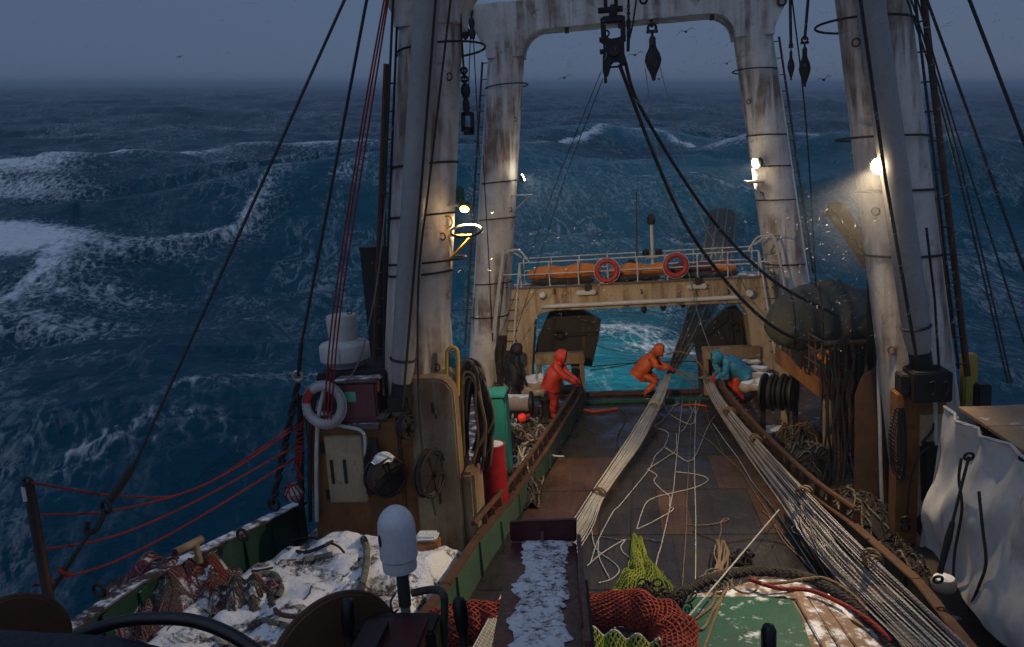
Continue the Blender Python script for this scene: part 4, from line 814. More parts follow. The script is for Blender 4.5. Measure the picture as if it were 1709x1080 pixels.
def lashing(label, a, b, Y0, Y1):
    A, B = P(*a, Y=Y0), P(*b, Y=Y1); t = thing('lashing', label, 'lashing', B); MB().tube([A, lerp(A, B, .55)], .018, 6).build('rope', 'rope_dark', t); MB().tube([lerp(A, B, .5), lerp(A, B, .62), lerp(A, B, .9)], [.03, .045, .035], 8).build('turnbuckle', 'black_iron', t); MB().torus(lerp(A, B, .95), .05, .018, (0, 1, .3), 14, 6).build('hook', 'black_iron', t); MB().torus(A, .05, .018, (0, 1, .3), 14, 6).build('eye', 'black_iron', t)
lashing('dark turnbuckle lashing slanting down the white tarpaulin', (1617, 762), (1563, 978), 9.6, 9.4)
q = P(1590, 955, Z=.75); tag(MB().lathe([(.12, 0), (.14, .02), (.15, .1), (.12, .16), (.05, .19)], (P(1572, 985, Z=.66).x+.02, P(1572, 985, Z=.66).y, .67), n=20).build('bollard', 'bag_snow'), 'squat snowy bollard on the right wall under the tarpaulin', 'bollard')
q = P(1490, 1010, Z=.1); tag(MB().lathe([(.2, 0), (.18, .1), (.22, .25), (.15, .3)], (q.x-.15, q.y, .012), n=20).build('bollard', 'wood_disc'), 'brown bollard behind the right bundle of lines at the lower edge', 'bollard')
for i, (px, py) in enumerate(((1618, 590), (1640, 640))):
    q = P(px, py, X=5.9); tag(MB().mm((q.x-.12, q.y-.12, 1.0), (q.x+.12, q.y+.12, q.z)).build('stanchion', ['plate_yellow', 'dark_steel'][i], bevel=.03), ['yellow stanchion on the far right bulwark', 'dark stanchion on the far right bulwark'][i], 'stanchion')
# ------------------------------------------------------------------ derrick booms
def boom(a, b, r, label, Ya, Yb):
    A, B = P(*a, Y=Ya), P(*b, Y=Yb); d = (A-B).normalized(); A = A+d*2.2
    t = thing('derrick_boom', label, 'boom', B); MB().tube([B, B+d*.25, lerp(A, B, .5), A], [r*.75, r*.98, r, r*.9], 26).build('tube', 'boom_grey', t)
    MB().cyl(B-d*.22, B+d*.02, r*.8, 16).build('heel', 'black_iron', t); MB().box(B-d*.3, (.34, .34, .26)).build('gooseneck', 'black_iron', t, bevel=.03)
    MB().torus(B+d*.4, r*1.02, .02, d, 26, 6).build('collar', 'black_iron', t)
    return t
boom((713, 0), (670, 640), .19, 'smooth grey derrick boom leaning against the left near leg', 11.9, 11.95)
boom((1452, 0), (1535, 590), .19, 'smooth grey derrick boom crossing the right near leg', 11.9, 11.95)
# ------------------------------------------------------------------ wires and ropes
def wire(label, pts, r, m, name='rope', ext=0., s=0., smooth=True, cat='rope', group=None, n=6):
    q = [P(px, py, Y=Y) for px, py, Y in pts]
    if ext: q = [q[0]+(q[0]-q[1]).normalized()*ext] + q
    if len(q) > 2 and smooth: q = spline(q, 6)
    elif s: q = sag(q[0], q[1], s)
    return tag(MB().tube(q, r, n).build(name, m), label, cat, group)
wire('black stay wire slanting from the top left to the bulwark rigging screw', [(575, 0, 10.4), (395, 400, 9.7), (228, 768, 9.0)], .022, 'wire', 'stay_wire', 2.5, smooth=False, cat='wire')
wire('black stay wire running down to the hanging chain left of the deckhouse', [(612, 0, 12.2), (550, 330, 12.0), (503, 575, 11.9)], .024, 'wire', 'stay_wire', 2, smooth=False, cat='wire')
for i, (x0, xm, x1) in enumerate(((641, 600, 548), (645, 605, 554), (648, 612, 560))):
    wire(['leftmost of the three dark red halyards left of the near leg', 'middle one of the three dark red halyards left of the near leg', 'rightmost of the three dark red halyards left of the near leg'][i], [(x0, 0, 12.2), (xm, 230, 12.1), (x1+8, 520, 11.9), (x1-8, 700, 11.8)], .014, 'rope_red', 'halyard', 1.5)
wire('black halyard hanging close along the left side of the near left leg', [(656, 0, 12.2), (643, 300, 12.1), (640, 660, 11.8)], .02, 'wire', 'halyard', 1.5, smooth=False)
wire('dark rope following the right edge of the left derrick boom', [(727, 0, 11.6), (704, 300, 11.6), (672, 680, 11.6)], .02, 'rope_dark', 'halyard', 1.5, smooth=False)
wire('dark rope crossing from the left knee to the boom foot', [(752, 0, 11.6), (717, 300, 11.6), (698, 480, 11.6), (702, 720, 11.7), (727, 860, 11.6)], .017, 'rope_dark', 'halyard', 1.5)
wire('pale thin cord hanging left of the near leg down to the locker', [(645, 330, 11.8), (628, 480, 11.8), (600, 600, 11.8), (575, 640, 11.9)], .012, 'wire_pale', 'cord')
wire('black rope along the left edge of the right derrick boom', [(1436, 0, 11.6), (1478, 300, 11.6), (1530, 600, 11.6)], .024, 'rope_dark', 'halyard', 1.5, smooth=False)
wire('black rope on the right face of the right near leg', [(1546, 380, 12.0), (1560, 500, 12.0), (1568, 625, 11.9)], .018, 'rope_dark', 'halyard', smooth=False)
for i, (p, r) in enumerate((([(1514, 0, 11), (1562, 148, 11), (1632, 424, 10.8), (1682, 640, 10.5)], .012), ([(1521, 0, 11), (1577, 178, 11), (1636, 410, 10.8), (1688, 640, 10.5)], .012), ([(1531, 0, 11), (1593, 210, 11), (1655, 400, 10.8), (1712, 580, 10.5)], .012), ([(1547, 0, 11), (1621, 203, 11), (1709, 449, 10.6), (1760, 590, 10.4)], .018), ([(1618, 0, 10), (1709, 237, 9.8), (1840, 580, 9.5)], .022))):
    wire(['leftmost thin shroud right of the near right leg', 'second thin shroud from the near right leg', 'third thin shroud from the near right leg', 'thicker fourth shroud from the near right leg', 'thick black stay in the top right corner'][i], p, r, 'wire', 'shroud', 2, cat='wire')
wire('brown rusty pipe and cable run on the outer side of the right near leg', [(1497, 40, 12.9), (1530, 200, 12.9), (1558, 400, 12.9), (1580, 580, 12.7)], .06, 'brown_rust', 'cable_run', 0, cat='pipe')
wire('second rusty pipe on the outer side of the right near leg', [(1512, 60, 13.1), (1545, 250, 13.1), (1572, 430, 13.0), (1590, 560, 12.9)], .045, 'orange_rust', 'cable_run', 0, cat='pipe')
wire('thick black warp from the big block sagging to the covered boat', [(1040, 92, 12.7), (1072, 185, 13.2), (1185, 362, 14.2), (1290, 468, 15.2), (1400, 528, 16.1)], .03, 'wire', 'trawl_warp', cat='warp')
wire('lower black warp from the big block sagging past the portal leg', [(1034, 108, 12.7), (1090, 255, 13.2), (1150, 385, 13.8), (1225, 485, 14.4), (1290, 545, 14.8), (1345, 568, 15.0), (1440, 570, 14.6)], .03, 'wire', 'trawl_warp', cat='warp')
wire('thin line from the big block foot down toward the left gantry leg', [(1003, 120, 12.7), (930, 300, 16), (835, 560, 20.5)], .007, 'wire', 'thin_line', smooth=False)
wire('second thin line from the big block foot down to the left', [(1006, 132, 12.7), (945, 290, 16), (850, 590, 20.5)], .007, 'wire', 'thin_line', smooth=False)
wire('thin dark line from the hanging block down to the portal beam', [(1077, 115, 22.0), (1100, 270, 21.2), (1150, 460, 20.8), (1170, 540, 20.6), (1212, 650, 19.6)], .012, 'wire_pale', 'thin_line')
wire('thin pale line from the hanging block over the catwalk to the right', [(1101, 110, 22.0), (1132, 230, 21.2), (1165, 350, 20.8), (1210, 435, 20.6), (1245, 505, 20.5), (1296, 572, 19.6)], .012, 'wire_pale', 'thin_line')
wire('dark line running down the left stern leg face', [(806, 260, 21.7), (815, 420, 21.7), (822, 570, 21.7)], .014, 'wire', 'thin_line', smooth=False)
wire('black rope tied low across the stern opening', [(985, 612, 21.6), (1060, 606, 21.6), (1165, 603, 21.6), (1180, 604, 21.5)], .015, 'rope_dark', 'rope')
wire('second black rope crossing the stern opening', [(985, 618, 21.6), (1040, 610, 21.5), (1075, 600, 21.3)], .012, 'rope_dark', 'rope')
wire('tan rope looped from the orange clad fisher to the right bundle', [(1112, 592, 21.2), (1128, 587, 21.2), (1145, 590, 21.2), (1165, 604, 21.1), (1180, 628, 20.6)], .024, 'rope_tan', 'rope')
wire('tan rope from the gloved hands to the knot of the right bundle', [(1117, 614, 21.1), (1135, 620, 21.1), (1155, 628, 20.9), (1178, 632, 20.6)], .03, 'rope_tan', 'rope')
wire('tan rope drooping under the other two toward the sill', [(1125, 616, 21.1), (1140, 630, 21), (1155, 638, 20.9), (1160, 650, 20.8)], .022, 'rope_tan', 'rope')
wire('thin wire along the underside of the portal beam', [(1070, 515, 20.9), (1110, 524, 20.9), (1160, 512, 20.9), (1245, 505, 20.9)], .01, 'wire', 'thin_line')
# chain of links
def chain(label, a, b, r, n_, mt='black_iron', name='chain'):
    t = thing(name, label, 'chain', b); d = b-a; L = d.length/n_; proto = None; q0 = d.to_track_quat('Z', 'Y')
    for k in range(n_):
        c = a+d*((k+.5)/n_)
        if proto is None:
            mb = MB(); hl = L*.62-r; w_ = L*.30; pts = [V((w_*math.cos(t_), 0, hl-w_+w_*math.sin(t_))) for t_ in [math.pi*i/6 for i in range(7)]] + [V((w_*math.cos(t_), 0, -hl+w_+w_*math.sin(t_))) for t_ in [math.pi+math.pi*i/6 for i in range(7)]]
            bb = len(pts); me_ = MB()
            for i in range(bb):
                p0, p1 = pts[i], pts[(i+1) % bb]; me_.tube([p0, p1+(p1-p0).normalized()*r*.3], r, 6, cap=False)
            proto = me_.build('link', mt, t, origin=(0, 0, 0)); o_ = proto; o_.location = c-wloc(t); off = wloc(t)
            for v_ in o_.data.vertices: v_.co += off
        else: o_ = proto.copy(); COL.objects.link(o_); o_.parent = t; o_.location = c-wloc(t)
        o_.rotation_mode = 'QUATERNION'; o_.rotation_quaternion = q0 @ Quaternion((0, 0, 1), (k % 2)*math.pi/2+.4)
    return t
ch = chain('heavy black chain hanging from the stay wire to the left bulwark', P(497, 640, Y=11.9), P(455, 842, Y=11.85), .03, 15)
MB().tube([P(503, 572, Y=11.9), P(498, 628, Y=11.9)], .035, 8).build('swivel', 'black_iron', ch); MB().torus(P(497, 628, Y=11.9), .075, .026, (0, 1, 0), 16, 6).build('shackle', 'bag_snow', ch); MB().torus(P(457, 842, Y=11.85), .1, .03, (.3, 1, 0), 16, 6).build('shackle', 'black_iron', ch)
t = thing('rigging_screw', 'long dark rigging screw with hook below the left stay wire', 'rigging screw', P(75, 1003, Y=8)); A, B = P(228, 768, Y=9.0), P(75, 1003, Y=8.2)
MB().tube([A, lerp(A, B, .1), lerp(A, B, .32)], [.03, .055, .05], 10).build('body', 'black_iron', t); MB().tube(spline([lerp(A, B, .36), lerp(A, B, .43)+V((.05, 0, 0)), lerp(A, B, .5)+V((.04, 0, -.02)), lerp(A, B, .52)+V((-.05, 0, .0)), lerp(A, B, .46)+V((-.1, 0, .02))], 5), .035, 8).build('hook', 'black_iron', t)
MB().torus(lerp(A, B, .34), .075, .025, (.3, 1, 0), 14, 6).build('shackle', 'black_iron', t); MB().tube([lerp(A, B, .5), B], .028, 8).build('tail_wire', 'wire', t); MB().torus(lerp(A, B, .8), .06, .03, (B-A), 14, 6).build('whipping', 'rope_red', t)
# ------------------------------------------------------------------ red rope fence
t = thing('fence_post', 'dark steel fence post at far left with red ropes tied on', 'post', (P(45, 1000, Y=8).x, 8, 1.1)); b0_, b1_ = P(47, 1012, Y=8), P(46, 803, Y=8)
MB().tube([(b1_.x, 8, .9), b1_], .062, 12).build('post', 'dark_steel', t); MB().torus(b1_, .045, .018, (0, 1, 0), 14, 6).build('eye', 'black_iron', t); MB().tube([b1_+V((-.02, -.05, -.05)), b1_+V((-.02, -.05, -.22))], .03, 8).build('paint_mark', 'pipe_white', t)
for i, (ya, mid, yb) in enumerate(((806, (205, 828, 330, 815), 706), (861, (200, 850, 350, 805), 712), (920, (190, 895, 330, 835), 742), (978, (190, 938, 330, 865), 762))):
    wire(['topmost red rope of the fence at left', 'second red rope from the top of the fence at left', 'third red rope from the top of the fence at left', 'lowest red rope of the fence at left'][i], [(54, ya, 7.95), (mid[0], mid[1], 9.2), (mid[2], mid[3], 10.4), (497, yb, 12.0)], .016, 'rope_red', 'fence_rope')
t = thing('rope_hank', 'red rope hank tied round the stanchion at the fence end', 'rope', P(500, 780, Y=12.0)); 
MB().tube([P(503, 850, Y=12.05), P(500, 660, Y=12.05)], .05, 10).build('stanchion', 'black_iron', t)
for k in range(12): q = P(500, 705+k*6, Y=12.0); MB().torus(q, .07, .014, (random.uniform(-.3, .3), random.uniform(-.3, .3), 1), 14, 5).build('turn', 'rope_red', t)
for k in range(5): MB().tube(spline([P(498+k*2, 745, Y=11.95), P(496+random.uniform(-5, 8), 775, Y=11.92), P(498+random.uniform(-5, 10), 800, Y=11.95)], 4), .012, 5).build('tail', 'rope_red', t)
# ------------------------------------------------------------------ hanging blocks
def px_len(Y): return m_px(1, Y)
def tear_block(px, ytop, ybot, Y, wpx, label, dead=0., top=None):
    k = px_len(Y); T, Bm = P(px, ytop, Y=Y), P(px, ybot, Y=Y); H = T.z-Bm.z; x, y = T.x, Y; t = thing('hanging_block', label, 'block', (x, Y, Bm.z))
    MB().lathe([(.02, Bm.z), (wpx*k*.10, Bm.z+.02), (wpx*k*.16, Bm.z+H*.08), (wpx*k*.42, Bm.z+H*.27), (wpx*k*.5, Bm.z+H*.36), (wpx*k*.42, Bm.z+H*.47), (wpx*k*.22, Bm.z+H*.60), (wpx*k*.2, Bm.z+H*.66)], (x, y, 0), n=20).build('shell', 'black_iron', t)
    o_ = t.children[0]
    for v_ in o_.data.vertices: v_.co.y *= .45
    MB().lathe([(wpx*k*.2, Bm.z+H*.62), (wpx*k*.2, Bm.z+H*.76), (wpx*k*.12, Bm.z+H*.80)], (x, y, 0), n=14).build('neck', 'dark_steel', t)
    MB().tube([(x, y, Bm.z+H*.78), (x, y, Bm.z+H*.9)], wpx*k*.08, 8).build('swivel', 'black_iron', t)
    MB().cyl((x-wpx*k*.34, y, Bm.z+H*.885), (x+wpx*k*.34, y, Bm.z+H*.885), wpx*k*.10, 10).build('pin', 'black_iron', t)
    MB().torus((x, y, Bm.z+H*.95), wpx*k*.24, wpx*k*.08, (0, 1, 0), 18, 8).build('shackle', 'black_iron', t); MB().torus((x, y, Bm.z+.03), wpx*k*.08, wpx*k*.04, (0, 1, 0), 12, 6).build('becket', 'black_iron', t)
    if top: MB().tube([(x, y, T.z-.04), V(top)], .022, 8).build('pendant', 'wire', t)
    return t
tear_block(1088, 42, 134, 22.0, 26, 'black teardrop block shackled under the stern crossbeam'); bk = P(1088, 42, Y=22)
MB().bar((bk.x, 22.0, bk.z-.02), (bk.x, 22.25, 9.86), .08, .08).build('lug', 'brown_rust', ga)
tear_block(1343, 62, 145, 12.8, 18, 'larger black teardrop block hanging right of the stern gantry', top=P(1352, -40, Y=12.8)); tear_block(1320, 72, 134, 12.8, 11, 'smaller slim block hanging beside the right teardrop block', top=P(1318, -40, Y=12.8))
wire('thin line passing beside the right hanging blocks down to the deck gear', [(1322, 0, 12.8), (1340, 150, 13.2), (1352, 300, 13.8), (1362, 480, 14.6)], .012, 'wire', 'thin_line', 1.2)
Y = 12.75; k = px_len(Y); cx = P(1022, 70, Y=Y).x; z = lambda py: P(1022, py, Y=Y).z
t = thing('double_block', 'massive black double block with shackles hanging at the top centre', 'block', (cx, Y, z(135)))
for dx in (-8, 8): MB().tube([(cx+dx*k, Y, z(-30)), (cx+dx*k, Y, z(18))], 2.9*k, 8).build('shackle_leg', 'black_iron', t)
MB().cyl((cx-20*k, Y, z(16)), (cx+18*k, Y, z(16)), 4.5*k, 10).build('pin', 'black_iron', t); MB().lathe([(6*k, z(28)), (7*k, z(20)), (4*k, z(8))], (cx+3*k, Y, 0), n=14).build('swivel', 'black_iron', t); MB().box((cx+2*k, Y, z(33)), (34*k, 12*k, 11*k)).build('yoke', 'black_iron', t, bevel=.02)
for dx in (-13, 17): MB().bar((cx+dx*k, Y, z(28)), (cx+dx*k, Y, z(72)), 6*k, 8*k).build('strap', 'dark_steel', t, bevel=.01)
MB().prism([(cx+a_*k, Y-.09, z(b_)) for a_, b_ in ((-15, 62), (-8, 60), (-4, 66), (12, 64), (18, 58), (18, 110), (13, 112), (10, 105), (5, 103), (-2, 105), (-4, 112), (-9, 128), (-14, 128), (-17, 118), (-16, 95), (-14, 88))], (0, .18, 0)).build('cheek', 'black_iron', t, bevel=.015)
MB().cyl((cx+2*k, Y-.13, z(86)), (cx+2*k, Y+.13, z(86)), 9*k, 20).build('sheave', 'dark_steel', t); MB().tube([(cx-6*k, Y, z(112)), (cx+12*k, Y, z(112))], 1.6*k, 6).build('guard', 'black_iron', t)
for py in (65, 85): MB().cyl((cx-20*k, Y, z(py)), (cx-13*k, Y, z(py)), 4*k, 10).build('bolt', 'black_iron', t)
MB().cyl((cx-13*k, Y, z(126)), (cx-13*k, Y, z(138)), 2.4*k, 8).build('bolt', 'black_iron', t); MB().torus((cx-9*k, Y-.05, z(56)), 4.5*k, 1.4*k, (0, 1, 0), 14, 6).build('ring', 'black_iron', t)
c1 = chain('short chain with clamp hanging right of the big double block', P(1049, -25, Y=12.7), P(1049, 32, Y=12.7), .013, 9); MB().bar(P(1049, 32, Y=12.7), P(1049, 62, Y=12.7), .09, .06).build('clamp', 'black_iron', c1, bevel=.01); MB().tube([P(1049, 62, Y=12.7), P(1048, 86, Y=12.7)], .025, 8).build('tail', 'black_iron', c1)
wire('thin rope slanting beside the short chain at the top centre', [(1062, 0, 12.6), (1056, 40, 12.6), (1050, 66, 12.6)], .016, 'rope_dark', 'rope', 1.2)
tag(MB().torus(P(1074, 0, Y=12.7), .05, .018, (0, 1, 0), 16, 6, sc=1).build('shackle', 'black_iron'), 'loose shackle at the top edge right of the short chain', 'shackle')
t = thing('hook_tackle', 'dark hook tackle hanging between the two left gantry legs', 'tackle', P(780, 222, Y=12.6)); L_ = lambda px, py: P(px, py, Y=12.6)
MB().tube([L_(767, -10), L_(769, 40), L_(774, 118)], .018, 6).build('pendant', 'rope_dark', t)
for i in range(6): q = L_(774+i*.6, 118+i*7); MB().torus(q, .045, .02, ((i % 2), 1-(i % 2), 0), 12, 6).build('link', 'black_iron', t)
MB().lathe([(.05, -.1), (.075, -.03), (.075, .05), (.04, .1)], L_(777, 152), (0, 0, 1), 12).build('swivel', 'black_iron', t); MB().lathe([(.03, -.12), (.06, -.06), (.05, .06), (.03, .12)], L_(778, 176), (0, 0, 1), 12).build('shank', 'black_iron', t)
for a_, b_ in (((773, 188), (773, 220)), ((788, 188), (789, 222)), ((772, 190), (789, 190)), ((773, 214), (790, 216)), ((774, 222), (791, 222))): MB().bar(L_(*a_), L_(*b_), .04, .06).build('cage_bar', 'black_iron', t)
t = thing('rope_tackle', 'two part rope tackle hung from the left end of the stern crossbeam', 'tackle', P(787, 60, Y=21.7)); L_ = lambda px, py: P(px, py, Y=21.7)
MB().lathe([(.06, -.12), (.09, 0), (.06, .12)], L_(787, 38), (0, 0, 1), 12).build('upper_block', 'black_iron', t); MB().lathe([(.06, -.14), (.1, 0), (.05, .14)], L_(788, 56), (0, 0, 1), 12).build('lower_block', 'black_iron', t); MB().tube([L_(787, 18), L_(787, 60)], .03, 6).build('strop', 'rope_dark', t)
for a_, b_ in (((785, 60), (782, 150)), ((790, 60), (800, 260))): MB().tube([L_(*a_), L_(*b_)], .015, 6).build('fall', 'wire', t)
tag(MB().lathe([(.03, -.22), (.12, -.1), (.13, .02), (.05, .14), (.03, .26)], P(776, 52, Y=21.8), (0, 0, 1), 14).build('hanging_block', 'black_iron'), 'small dark block at the outer left end of the stern crossbeam', 'block')
# ------------------------------------------------------------------ lamps
def lamp(label, q, d, size, mat, watt, col, spot, wire_to, housing='dark_steel', pt=0., aim=None):
    d = V(d).normalized(); t = thing('floodlight', label, 'lamp', q); x, y = frame(d)
    MB().bar(q-d*size*.9, q-d*.02, size*1.5, size*1.1).build('housing', housing, t, bevel=size*.2); MB().lathe([(.01, 0), (size*.62, 0), (size*.55, size*.12), (.01, size*.16)], q-d*.015, d, 18).build('lens', mat, t)
    MB().tube([q-d*size*.8, V(wire_to)], .022, 6).build('bracket', 'pipe_white', t)
    if watt:
        l = bpy.data.lights.new('lamp_light', 'SPOT'); l.energy = watt; l.color = col; l.spot_size = rad(spot); l.spot_blend = 1.0; l.shadow_soft_size = size*.5
        o_ = bpy.data.objects.new('lamp_light', l); COL.objects.link(o_); o_.parent = t; o_.location = d*size*.35; o_.rotation_mode = 'QUATERNION'; o_.rotation_quaternion = (V(aim).normalized() if aim is not None else d).to_track_quat('-Z', 'Y')
    if pt:
        l = bpy.data.lights.new('lamp_glow', 'POINT'); l.energy = pt; l.color = col; l.shadow_soft_size = size*.5; o_ = bpy.data.objects.new('lamp_glow', l); COL.objects.link(o_); o_.parent = t; o_.location = d*size*.5
    return t
q = P(775, 350, Y=12.3); lamp('yellow floodlight in a green housing on the left near leg bracket', q, (-.05, -.75, -.75), .12, 'lamp_warm', 1600, (1, .70, .36), 105, P(742, 343, Y=12.6), 'olive_grip', 3.5, (.33, .9, -.5))
tag(MB().lathe([(.04, 0), (.075, .04), (.07, .2), (.03, .25)], P(769, 338, Y=12.5), (0, .1, 1), 14).build('lamp_ballast', 'green_mat'), 'green lamp ballast can above the yellow floodlight', 'lamp part')
MB().torus(P(747, 370, Y=12.5), .09, .014, (.4, 1, 0), 16, 6).build('cable_loop', 'pipe_yellow', gb)
q = P(874, 296, Y=21.9); lamp('small white floodlight on the left stern leg', q, (.75, .15, .3), .16, 'lamp_white', 5000, (1, .95, .85), 66, P(852, 302, Y=22.2), 'dark_steel', 9, (.2, 1, -.42))
q = P(1260, 273, Y=21.7); lamp('bright tube floodlight on the right stern leg', q, (-.75, -.35, -.25), .20, 'lamp_white', 5000, (1, .94, .82), 66, P(1290, 283, Y=22.2), 'dark_steel', 5, (-.28, 1, -.42))
q = P(1468, 277, Y=11.92); lamp('dazzling floodlight at the edge of the right derrick boom', q, (-.3, -.9, -.12), 0.18, 'lamp_white', 2200, (1, .76, .48), 105, P(1474, 300, Y=12.4), 'dark_steel', 13, (-.5, -.12, -.9))
# ------------------------------------------------------------------ people
def person(label, base, head_dir, J, mats, extra=None, hood=True):
    """J: joints as (forward, side, up); mats: jacket, trousers, glove, boot"""
    hd = V((math.cos(head_dir), math.sin(head_dir), 0)); sd = V((-hd.y, hd.x, 0)); base = V(base)
    T = lambda p: hd*p[0]+sd*p[1]+V((0, 0, p[2]))
    vs, es, rs, tags = [], [], [], []
    def add(p, r, par, tg): vs.append(T(p)); rs.append(r*(1.22 if tg in (0, 1, 4) else 1)); tags.append(tg); (es.append((par, len(vs)-1)) if par is not None else None); return len(vs)-1
    pel = add(J['pelvis'], .155, None, 1); mid = add([(J['pelvis'][i]*.5+J['chest'][i]*.5) for i in range(3)], .16, pel, 0); ch_ = add(J['chest'], .175, mid, 0); nk = add(J['neck'], .075, ch_, 0)
    hdv = add(J['head'], .105, nk, 2); ht = add([J['head'][0]+.01, J['head'][1], J['head'][2]+.10], .075, hdv, 2); add([J['head'][0]+.115, J['head'][1], J['head'][2]-.01], .022, hdv, 2)
    for s in (-1, 1):
        f_ = lambda nme: (J[nme][0] + (J.get('skew', 0)*s if nme in ('hand', 'knee', 'ankle', 'toe', 'elbow') else 0), J[nme][1]*s, J[nme][2])
        sh = add(f_('shoulder'), .088, ch_, 0); el = add(f_('elbow'), .065, sh, 0); wr_p = f_('hand'); wr = add(wr_p, .047, el, 0)
        dv = V([wr_p[i]-f_('elbow')[i] for i in range(3)]).normalized(); pm = V(wr_p)+dv*.07; pmi = add(pm, .04, wr, 3)
        for kf, (so, ln) in enumerate(((-.03, .075), (-.01, .09), (.012, .085), (.032, .065))):
            f1 = pm+dv*.05+V((0, so, 0)); i1 = add(f1, .014, pmi, 3); add(f1+dv*ln*.6+V((0, 0, -.03)), .012, i1, 3)
        t1 = add(pm+V((.01, -.045*s, .02)), .015, wr, 3); add(pm+dv*.05+V((.02, -.06*s, .0)), .013, t1, 3)
        hp = add((J['pelvis'][0], .095*s, J['pelvis'][2]-.05), .125, pel, 1); kn = add(f_('knee'), .09, hp, 1); an = add(f_('ankle'), .07, kn, 1); add(f_('toe'), .05, an, 4)
    me = bpy.data.meshes.new('body'); me.from_pydata(vs, es, []); ob = bpy.data.objects.new('body', me); COL.objects.link(ob)
    md = ob.modifiers.new('s', 'SKIN'); md.use_smooth_shade = True
    for i, d_ in enumerate(me.skin_vertices[0].data): d_.radius = (rs[i], rs[i]); d_.use_root = (i == 0)
    ob.modifiers.new('d', 'SUBSURF').levels = 2
    dg = bpy.context.evaluated_depsgraph_get(); m2 = bpy.data.meshes.new_from_object(ob.evaluated_get(dg)); bpy.data.objects.remove(ob)
    for mm_ in (mats[0], mats[1], 'skin', mats[2], mats[3]): m2.materials.append(MT[mm_])
    va = np.array([[*v_] for v_ in vs]); mids = np.array([[*((vs[a_]+vs[b_])/2)] for a_, b_ in es]); pool = np.vstack([va, mids]); ptag = tags + [tags[b_] for a_, b_ in es]; ra = np.array(rs+[(rs[a_]+rs[b_])/2 for a_, b_ in es])
    for p_ in m2.polygons: p_.material_index = ptag[int(np.argmin(np.linalg.norm(pool-np.array(p_.center), axis=1)-ra*.8))]; p_.use_smooth = True
    nn_ = [v_.normal.copy() for v_ in m2.vertices]
    for v_, q_ in zip(m2.vertices, nn_):
        c3 = v_.co; v_.co = c3+q_*.016*(math.sin(c3.z*34+c3.x*21)+math.sin(c3.y*29-c3.z*17+c3.x*11))*.6*(0 if c3.z > J['neck'][2]-.02 else 1)
    rt_ = thing('person', label, 'person', base); bo = bpy.data.objects.new('body', m2); COL.objects.link(bo); bo.parent = rt_
    # jacket: a loose shell from shoulders to hem
    up_ = T(J['neck'])*.35+T(J['chest'])*.65; hem = T(J['pelvis'])+(T(J['pelvis'])-T(J['chest'])).normalized()*.16
    path = [lerp(up_, hem, u) for u in (0, .15, .35, .55, .75, .9, 1)]; rr_ = [.15, .25, .285, .285, .295, .31, .33]
    jm = MB(); ns = 20; hip = [base+p for p in path]
    for i, p in enumerate(hip):
        ax_ = (hip[min(i+1, 6)]-hip[max(i-1, 0)]).normalized(); fx = sd-ax_*sd.dot(ax_); fx.normalize(); fy = fx.cross(ax_)
        for k_ in range(ns): a_ = 2*math.pi*k_/ns; w_ = 1+.06*math.sin(3*a_+i*1.3)+.06*math.sin(7*a_+i*2.1)+.05*math.sin(5*a_-i*1.7); jm.v.append(p+(fx*math.cos(a_)*1.0+fy*math.sin(a_)*.78)*rr_[i]*w_)
    for i in range(6):
        for k_ in range(ns): jm.f.append([i*ns+k_, i*ns+(k_+1) % ns, (i+1)*ns+(k_+1) % ns, (i+1)*ns+k_]); jm.mi.append(0)
    jm.f.append(list(range(ns))); jm.mi.append(0)
    jm.build('jacket', mats[0], rt_, smooth=80)
    if hood:
        hm = MB(); hc = T(J['head'])+V((0, 0, .02)); fd = hd*.9+V((0, 0, -.15)); fd.normalize(); hx_ = sd; hz_ = hx_.cross(fd); nl, nn = 10, 18
        for i in range(nl+1):
            th = rad(52)+(math.pi-rad(52))*i/nl
            for k_ in range(nn): a_ = 2*math.pi*k_/nn; hm.v.append(base+hc+fd*math.cos(th)*.18+(hx_*math.cos(a_)*.165+hz_*math.sin(a_)*.185)*math.sin(th))
        for i in range(nl):
            for k_ in range(nn): hm.f.append([i*nn+k_, i*nn+(k_+1) % nn, (i+1)*nn+(k_+1) % nn, (i+1)*nn+k_]); hm.mi.append(0)
        hm.build('hood', mats[0], rt_, smooth=80)
    return rt_
JA = dict(pelvis=(0, 0, .90), chest=(.13, 0, 1.25), neck=(.2, 0, 1.44), head=(.28, 0, 1.54), shoulder=(.17, .19, 1.36), elbow=(.34, .24, 1.10), hand=(.56, .16, .95), knee=(.04, .11, .48), ankle=(0, .12, .09), toe=(.17, .13, .05))
JB = dict(pelvis=(-.22, 0, .72), chest=(.03, 0, 1.06), neck=(.16, 0, 1.22), head=(.29, 0, 1.29), shoulder=(.09, .19, 1.17), elbow=(.24, .24, .90), hand=(.5, .1, .82), knee=(.20, .14, .47), ankle=(-.14, .14, .09), toe=(.05, .15, .05))
JC = dict(pelvis=(-.2, 0, .80), chest=(.08, 0, 1.10), neck=(.24, 0, 1.18), head=(.38, 0, 1.17), shoulder=(.14, .19, 1.10), elbow=(.24, .23, .83), hand=(.40, .13, .70), knee=(-.02, .13, .45), ankle=(-.22, .14, .09), toe=(-.04, .15, .05))
JD = dict(pelvis=(0, 0, .92), chest=(.05, 0, 1.3), neck=(.09, 0, 1.5), head=(.14, 0, 1.61), shoulder=(.06, .2, 1.42), elbow=(.08, .26, 1.14), hand=(.2, .24, .93), knee=(.03, .11, .49), ankle=(0, .12, .09), toe=(.17, .13, .05))
b_ = P(928, 696, Z=.1); person('person in red oilskins with hood up leaning on the left trough wall', (b_.x-.05, b_.y, .1), rad(-8), JA, ('cloth_red', 'cloth_red', 'glove_red', 'boot'))
